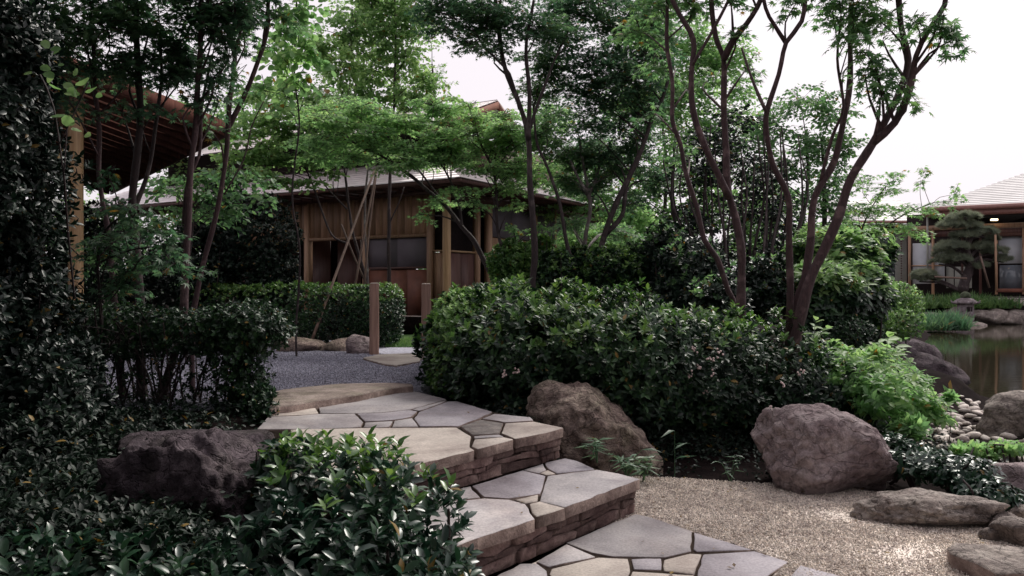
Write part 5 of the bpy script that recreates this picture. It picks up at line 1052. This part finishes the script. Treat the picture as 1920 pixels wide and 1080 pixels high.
for x0, x1 in ((1872, 1918), (1920, 1966), (1968, 2010)): pan('shoji', x0, x1, 443, 494, 1.2, M['paper'])
pan('glass_door', 1874, 1918, 497, 541, 1.2, M['glass']); pan('glass_door', 1920, 1964, 497, 541, 1.2, M['glass']); pan('glass_door', 1966, 2010, 497, 541, 1.2, M['glass'])
pan('floor_edge', 1868, 2100, 541, 548, 1.0, M['red_wood'], .2)
for x in (1705, 1749, 1868, 1919, 1965): pan('wall_post', x - 2.5, x + 2.5, 427, 552, 1.0, M['cedar'], .12)
for x in (1804, 1838): pan('wall_post', x - 2.5, x + 2.5, 427, 552, 1.3, M['cedar_dk'], .12)
for x0, x1 in ((1720, 1740), (1738, 1742)): pass
mb = MB(); t0 = wallpt(1739, .6); c = K + hf * t0 + hs * .6; mb.tube([(c[0], c[1], 1.6), (c[0], c[1], HZ - .15)], .035, 8); mb.build('downpipe', M['plaster'], far, True)
t0 = wallpt(1864, .7); c = K + hf * t0 + hs * .7; zl = EYE + 128 / F * c[1]; mb = MB(); mb.box((c[0] - .1, c[1] - .05, zl - .03), (.2, 0, 0), (0, .1, 0), (0, 0, .06)); mb.build('ceiling_lamp', M['glow'], far)
# wing at the left of it
wing = thing('garden_house_wing', 'lower grey walled wing with hanging rain chain left of the far house', 'house', (12.5, 33, .7))
def bxw(name, px0, px1, y0, y1, d, dep, m_): a = P(px0, y1, d); b_ = P(px1, y0, d); mb = MB(); mb.box(a, (b_[0] - a[0], 0, 0), (0, dep, 0), (0, 0, b_[2] - a[2])); return mb.build(name, m_, wing)
lapped('roof', tuple(P(1560, 414, 32)), (1, 0), (0, 1), 4.6, 4, 1.3, 14, M['roof_far'], wing, 0, 0, .014)
bxw('fascia', 1560, 1774, 414, 419, 31.9, .06, M['gutter']); bxw('wall', 1680, 1706, 420, 556, 33, .2, M['plaster'])
bxw('glass_door', 1655, 1678, 440, 552, 33.1, .05, M['glass']); bxw('glass_door', 1630, 1653, 440, 552, 33.1, .05, M['glass']); bxw('wall', 1540, 1628, 420, 556, 33, .2, M['cedar_dk']); bxw('back_wall', 1540, 1706, 420, 556, 33.6, .1, M['dark'])
bxw('plinth', 1540, 1720, 553, 565, 32.5, 2, M['flag_buff'])
mb = MB(); Vc, Fc1 = ico(1)
for i in range(26): c = P(1690, 425 + i * 4.6, 32.2); mb.add(Vc * [.035, .035, .03] + c, [tuple(f) for f in Fc1])
mb.build('rain_chain', M['cedar_dk'], wing)

# ------------------------------------------------------------------ far bank: rocks, tufts, lantern, pine
BZ = .42
fr = [(1655, 575, .5, .22, 81, 'pale'), (1740, 570, .42, .22, 82, ''), (1785, 572, .55, .26, 83, ''), (1835, 577, .4, .18, 84, ''), (1862, 575, .5, .2, 85, ''), (1893, 573, .6, .24, 86, ''), (1918, 575, .5, .22, 87, '')]
flb = ['pale rock on the far shore left of the tufted grass', 'pale shore rock left of the stone lantern', 'white topped shore rock just behind the stone lantern', 'low shore rock just right of the stone lantern', 'brown shore rock under the grass right of the lantern', 'long reddish shore rock below the house terrace', 'shore rock at the frame edge below the terrace']
for (px, py, r, h, s, _), lb in zip(fr, flb):
    c = P(px, py + 10, 26.0); rock('shore_rock', lb, 'rock', (c[0], c[1], .12), (r, .4, h + .05), s, M['rock_grey'], 4, s, group='rocks edging the far shore')
def tufts(name, label, px0, px1, y0, y1, n, d, zb, hgt, material, kindofthing=None):
    t = thing(name, label, 'grass', tuple(P((px0 + px1) / 2, y1, d)[:2]) + (zb,)); t['kind'] = 'stuff'; del t['category']
    c = np.column_stack([rng.uniform(P(px0, y1, d)[0], P(px1, y1, d)[0], n), d + rng.uniform(-.7, 1.0, n), np.full(n, zb)])
    c = c[lump(c * [1, 1, 0], 2.2, 1.0) > -.45]; n = len(c); hgt = hgt * np.repeat(1 + .45 * lump(c * [1, 1, 0], 2.2, 1.0), 14); Pq = np.repeat(c, 14, 0) + rng.normal(size=(n * 14, 3)) * [.06, .06, .0]; D_ = rng.normal(size=(n * 14, 3)) * [.7, .7, .2] + [0, 0, 1.0]
    leaves('tuft', Pq, D_, rng.normal(size=Pq.shape) + [0, -.6, .3], hgt * rng.uniform(.6, 1.2, n * 14), 'blade', material, t)
TPL['blade'] = (TPL['blade'][0] * [3.0, 1, 1.5], TPL['blade'][1])
tufts('mondo_grass', 'tufted green grass on the bank round the pine', 1715, 1890, 545, 570, 330, 26.6, .45, .42, M['grass'])
tufts('mondo_grass', 'tufted bluish grass at the pond edge left of the lantern', 1715, 1795, 585, 610, 200, 21.5, .0, .42, M['bamboo'])
sheet('lawn_patch', [(-1.6, 10.0), (-.7, 10.0), (-.4, 12.6), (-1.9, 12.6)], YZ + .008, M['grass'])
cc = fill_poly([(-1.6, 10.0), (-.7, 10.0), (-.4, 11.6), (-1.9, 11.6)], 3500, YZ, .001); gr = bpy.data.objects.new('lawn_grass', None); C.objects.link(gr); gr.location = (-1.1, 11, YZ); gr['kind'] = 'stuff'
leaves('lawn', cc, rng.normal(size=(3500, 3)) * .4 + [0, 0, 1], rng.normal(size=(3500, 3)), rng.uniform(.04, .08, 3500), 'blade', M['grass'], gr)

# stone lantern on its rock
lc = P(1810, 606, 25.0); lt = thing('stone_lantern', 'squat stone lantern with mossy cap standing in the pond', 'lantern', (lc[0], lc[1], WATER_Z))
def lathe(name, prof, k, m_, sm=False, tw_=0.0):
    mb = MB(); mb.tube([(lc[0], lc[1], z) for r, z in prof], [r for r, z in prof], k, True); o = mb.build(name, m_, lt, sm); return o
lathe('rock_base', [(.62, -.2), (.60, -.02), (.45, .04), (.2, .05)], 9, M['rock_grey'])
lathe('pedestal', [(.24, .04), (.25, .16), (.22, .2)], 6, M['lantern'])
lathe('light_box', [(.25, .2), (.27, .3), (.24, .34), (.235, .56), (.25, .6)], 6, M['lantern'])
lathe('lantern_roof', [(.30, .60), (.36, .63), (.34, .68), (.22, .77), (.13, .80)], 6, M['lantern'])
lathe('finial', [(.12, .80), (.15, .84), (.155, .90), (.11, .96), (.03, 1.0)], 12, M['lantern_moss'], True)
mb = MB()
for k in range(6):
    a = k * math.pi / 3 + .5; e = np.array([math.cos(a), math.sin(a), 0]); mb.tube([np.array([lc[0], lc[1], .63]) + e * .3, np.array([lc[0], lc[1], .66]) + e * .38, np.array([lc[0], lc[1], .73]) + e * .40], [.03, .035, .012], 6)
mb.build('roof_scroll', M['lantern'], lt, True)
mb = MB(); e = np.array([-.2, -.98, 0]); mb.box(np.array([lc[0] - .08, lc[1] - .232, .38]), (.16, 0, 0), (0, .02, 0), (0, 0, .14)); mb.build('window', M['dark'], lt)

# pruned pine
pd = 26.8
pn = thing('pine_tree', 'pruned garden pine with cloud shaped pads on the far bank', 'tree', tuple(P(1805, 540, pd)[:2]) + (BZ + .1,))
mb = MB(); tp = catmull([P(1802, 548, pd), P(1812, 520, pd), P(1818, 495, pd), P(1812, 465, pd), P(1820, 440, pd), P(1812, 415, pd)], .15); mb.tube(tp, np.linspace(.18, .06, len(tp)), 9, True, .1); mb.build('trunk', M['bark_dark'], pn, True)
mb = MB(); s361 = .361
pads = [(850, 435, 85, 24), (790, 478, 75, 24), (880, 480, 60, 22), (950, 515, 75, 24), (1000, 548, 40, 16), (850, 530, 70, 20), (790, 590, 90, 26), (740, 630, 55, 34), (800, 655, 90, 24), (960, 590, 65, 22), (1010, 615, 65, 26), (1055, 655, 45, 20), (720, 665, 45, 22), (920, 690, 60, 14), (640, 735, 62, 22), (620, 755, 40, 16), (690, 755, 40, 12)]
P_, D_, N_, S_ = [], [], [], []
for (x, y, rx, ry) in pads:
    x, y, rx, ry = 1500 + x * s361, 250 + y * s361, rx * s361, ry * s361; c = P(x, y, pd); R = np.array([rx, rx * .9, ry * 1.25]) / F * pd
    j = np.argmin(np.linalg.norm(tp - c + [0, 0, .2], axis=1)); lp = catmull([tp[j], (tp[j] + c) / 2 + [0, 0, .08], c - [0, 0, .1]], .15); mb.tube(lp, np.linspace(.06, .02, len(lp)), 6, False)
    k = int(900 * R[0] * R[0] / .25) + 60; dd = unit(k); dd[:, 2] = np.abs(dd[:, 2]) * 1.0 - .15; q = c + dd * R * rng.uniform(.75, 1.0, (k, 1))
    q = q + lump(q, 9)[:, None] * .09; nr = dd / R; nr /= np.linalg.norm(nr, axis=1)[:, None]
    a, b_, c_, s = whorls(q, nr, 9, .13, (10, 75), .9, .1); P_.append(a); D_.append(b_); N_.append(c_); S_.append(s)
mb.build('branch', M['bark_dark'], pn, True); leaves('needles', np.vstack(P_), np.vstack(D_), np.vstack(N_), np.concatenate(S_), 'needle', M['pine'], pn)
for i, (x0, y0, x1, y1) in enumerate([(1855, 540, 1838, 480), (1812, 522, 1752, 519), (1868, 545, 1866, 440)]):
    mb = MB(); mb.tube([P(x0, y0, pd - .4), P(x1, y1, pd - .4)], .035, 7)
    props(mb.build('prop_pole', M['pole'] if i < 2 else M['cedar'], None, True), ['slanting prop under the right branch of the garden pine', 'horizontal bamboo rail tied left of the garden pine', 'upright pole standing right of the garden pine'][i], 'pole')
# near-black ivy added so the bank and left foreground read as deep shade
iv = bpy.data.objects.new('shade_fill_ivy', None); C.objects.link(iv); iv.location = (1.5, 5.3, .1); iv['kind'] = 'stuff'
c = rng.uniform([-.2, 4.7], [3.4, 6.3], (9000, 2)); hz = height(c); k = (hz > -.028) | (rng.random(9000) < .15); c = c[k]; hz = hz[k]
leaves('ivy_leaves', np.column_stack([c, hz + rng.uniform(.0, .07, len(c))]), rng.normal(size=(len(c), 3)) * [1, 1, .5], rng.normal(size=(len(c), 3)) * .5 + [0, -.5, .8], rng.uniform(.018, .04, len(c)), 'wide', M['ivy'], iv)
c = rng.uniform([-3.6, 1.9], [-.2, 5.0], (16000, 2)); hz = height(c); k = ~(in_poly(c, [tuple(q) for q in core2]) | in_poly(c, [tuple(q) for q in core1])); c = c[k]; hz = hz[k]
leaves('ivy_leaves', np.column_stack([c, hz + rng.uniform(.0, .09, len(c))]), rng.normal(size=(len(c), 3)) * [1, 1, .5], rng.normal(size=(len(c), 3)) * .5 + [0, -.3, .9], rng.uniform(.018, .04, len(c)), 'wide', M['ivy'], iv)
c = rng.uniform([.2, 4.6], [3.6, 6.6], (60000, 2)); k = ~in_poly(c, LOWER) & (seg_dist(c, LOWER) < .36); c = c[k][:9000]; hz = height(c)
leaves('ivy_leaves', np.column_stack([c, hz + rng.uniform(.0, .06, len(c))]), rng.normal(size=(len(c), 3)) * [1, 1, .8], rng.normal(size=(len(c), 3)) * .6 + [0, -.8, .6], rng.uniform(.02, .045, len(c)), 'wide', M['ivy'], iv)
# a few fallen leaves on the paving and gravel
fl = bpy.data.objects.new('fallen_leaves', None); C.objects.link(fl); fl.location = (.5, 3.5, 0); fl['kind'] = 'stuff'
c = rng.uniform([-.3, 2.4], [2.2, 6.0], (260, 2)); in2 = in_poly(c, [tuple(q) for q in core2]); in1 = in_poly(c, [tuple(q) for q in core1]) & ~in2; low = in_poly(c, TANP) & ~in1 & ~in2
zz = np.where(in2, .345, np.where(in1, .175, .019)); k = (in2 & (rng.random(260) < .35)) | (in1 & (rng.random(260) < .4)) | (low & (rng.random(260) < .6)); c = c[k]; zz = zz[k]
M['litter'] = leaf_mat('leaf_litter', (0.06, 0.03, 0.015), (0.13, 0.08, 0.03), (0.26, 0.18, 0.05), 0.6, 0.1, 0.3)
leaves('fallen_leaf', np.column_stack([c, zz]), rng.normal(size=(len(c), 3)) * [1, 1, .12], rng.normal(size=(len(c), 3)) * .2 + [0, 0, 1], rng.uniform(.012, .032, len(c)), 'wide', M['litter'], fl)
# unseen leaf masses added behind, beside and above the view to block sky light
gv = thing('unseen_shade_trees', 'unseen evergreen trees added to keep sky light off the near left and the front faces', 'woods', (-4, -3, .2)); gv['kind'] = 'stuff'; del gv['category']
gb = [(-6.5, -1, 3.6, 2.6, 3.2, 3.8), (-2.5, -3.6, 4.4, 3.2, 2.4, 4.8), (2.2, -4.0, 4.4, 3.4, 2.0, 4.8), (7.2, -3.6, 4.0, 3.2, 2.4, 4.4), (0, -3, 6.6, 4, 2, 2.0), (-7.6, 3.6, 3.0, 2.2, 3, 3.2), (-2.7, 1.3, 3.75, 2.5, 2.3, .75), (-3.4, 3.4, 3.9, 2.0, 1.9, .8)]
p, nr = shell(gb, 21000, .45, .25, .1); k = (p[:, 2] < EYE + .36 * np.maximum(p[:, 1], 0) * 1.05) & (np.abs(p[:, 0]) < .66 * p[:, 1]); p, nr = p[~k], nr[~k]
P_, D_, N_, S_ = whorls(p, nr, 5, .16, (0, 60), .5); leaves('treetops', P_, D_, N_, S_, 'wide', M['evergreen'], gv)
mb = MB()
for x, y in ((-6.5, -1), (-2.5, -4), (2.2, -5), (6.8, -4.5), (-7.6, 3.6), (-3.2, .3)): mb.tube(catmull([(x, y, 0), (x + .1, y, 1.8), (x + .4, y + .2, 4.2)], .4), .14, 8)
mb.build('trunks', M['bark_dark'], gv, True)
# distant tree belt so that the horizon is planted
tb = thing('distant_woods', 'far belt of trees behind the houses', 'woods', (0, 60, .3)); tb['kind'] = 'stuff'; del tb['category']
bl = [(x, 60 + rng.uniform(-5, 5), 1.2, 5, 4, rng.uniform(2.4, 3.8), 2.2, 0) for x in np.arange(-60, 60, 6)]
p, nr = shell(bl, 9000, .3, .6, 0); P_, D_, N_, S_ = whorls(p, nr, 3, .5); leaves('treetops', P_, D_, N_, S_, 'wide', M['maple'], tb)
print('leaf triangles', LEAFCOUNT[0])
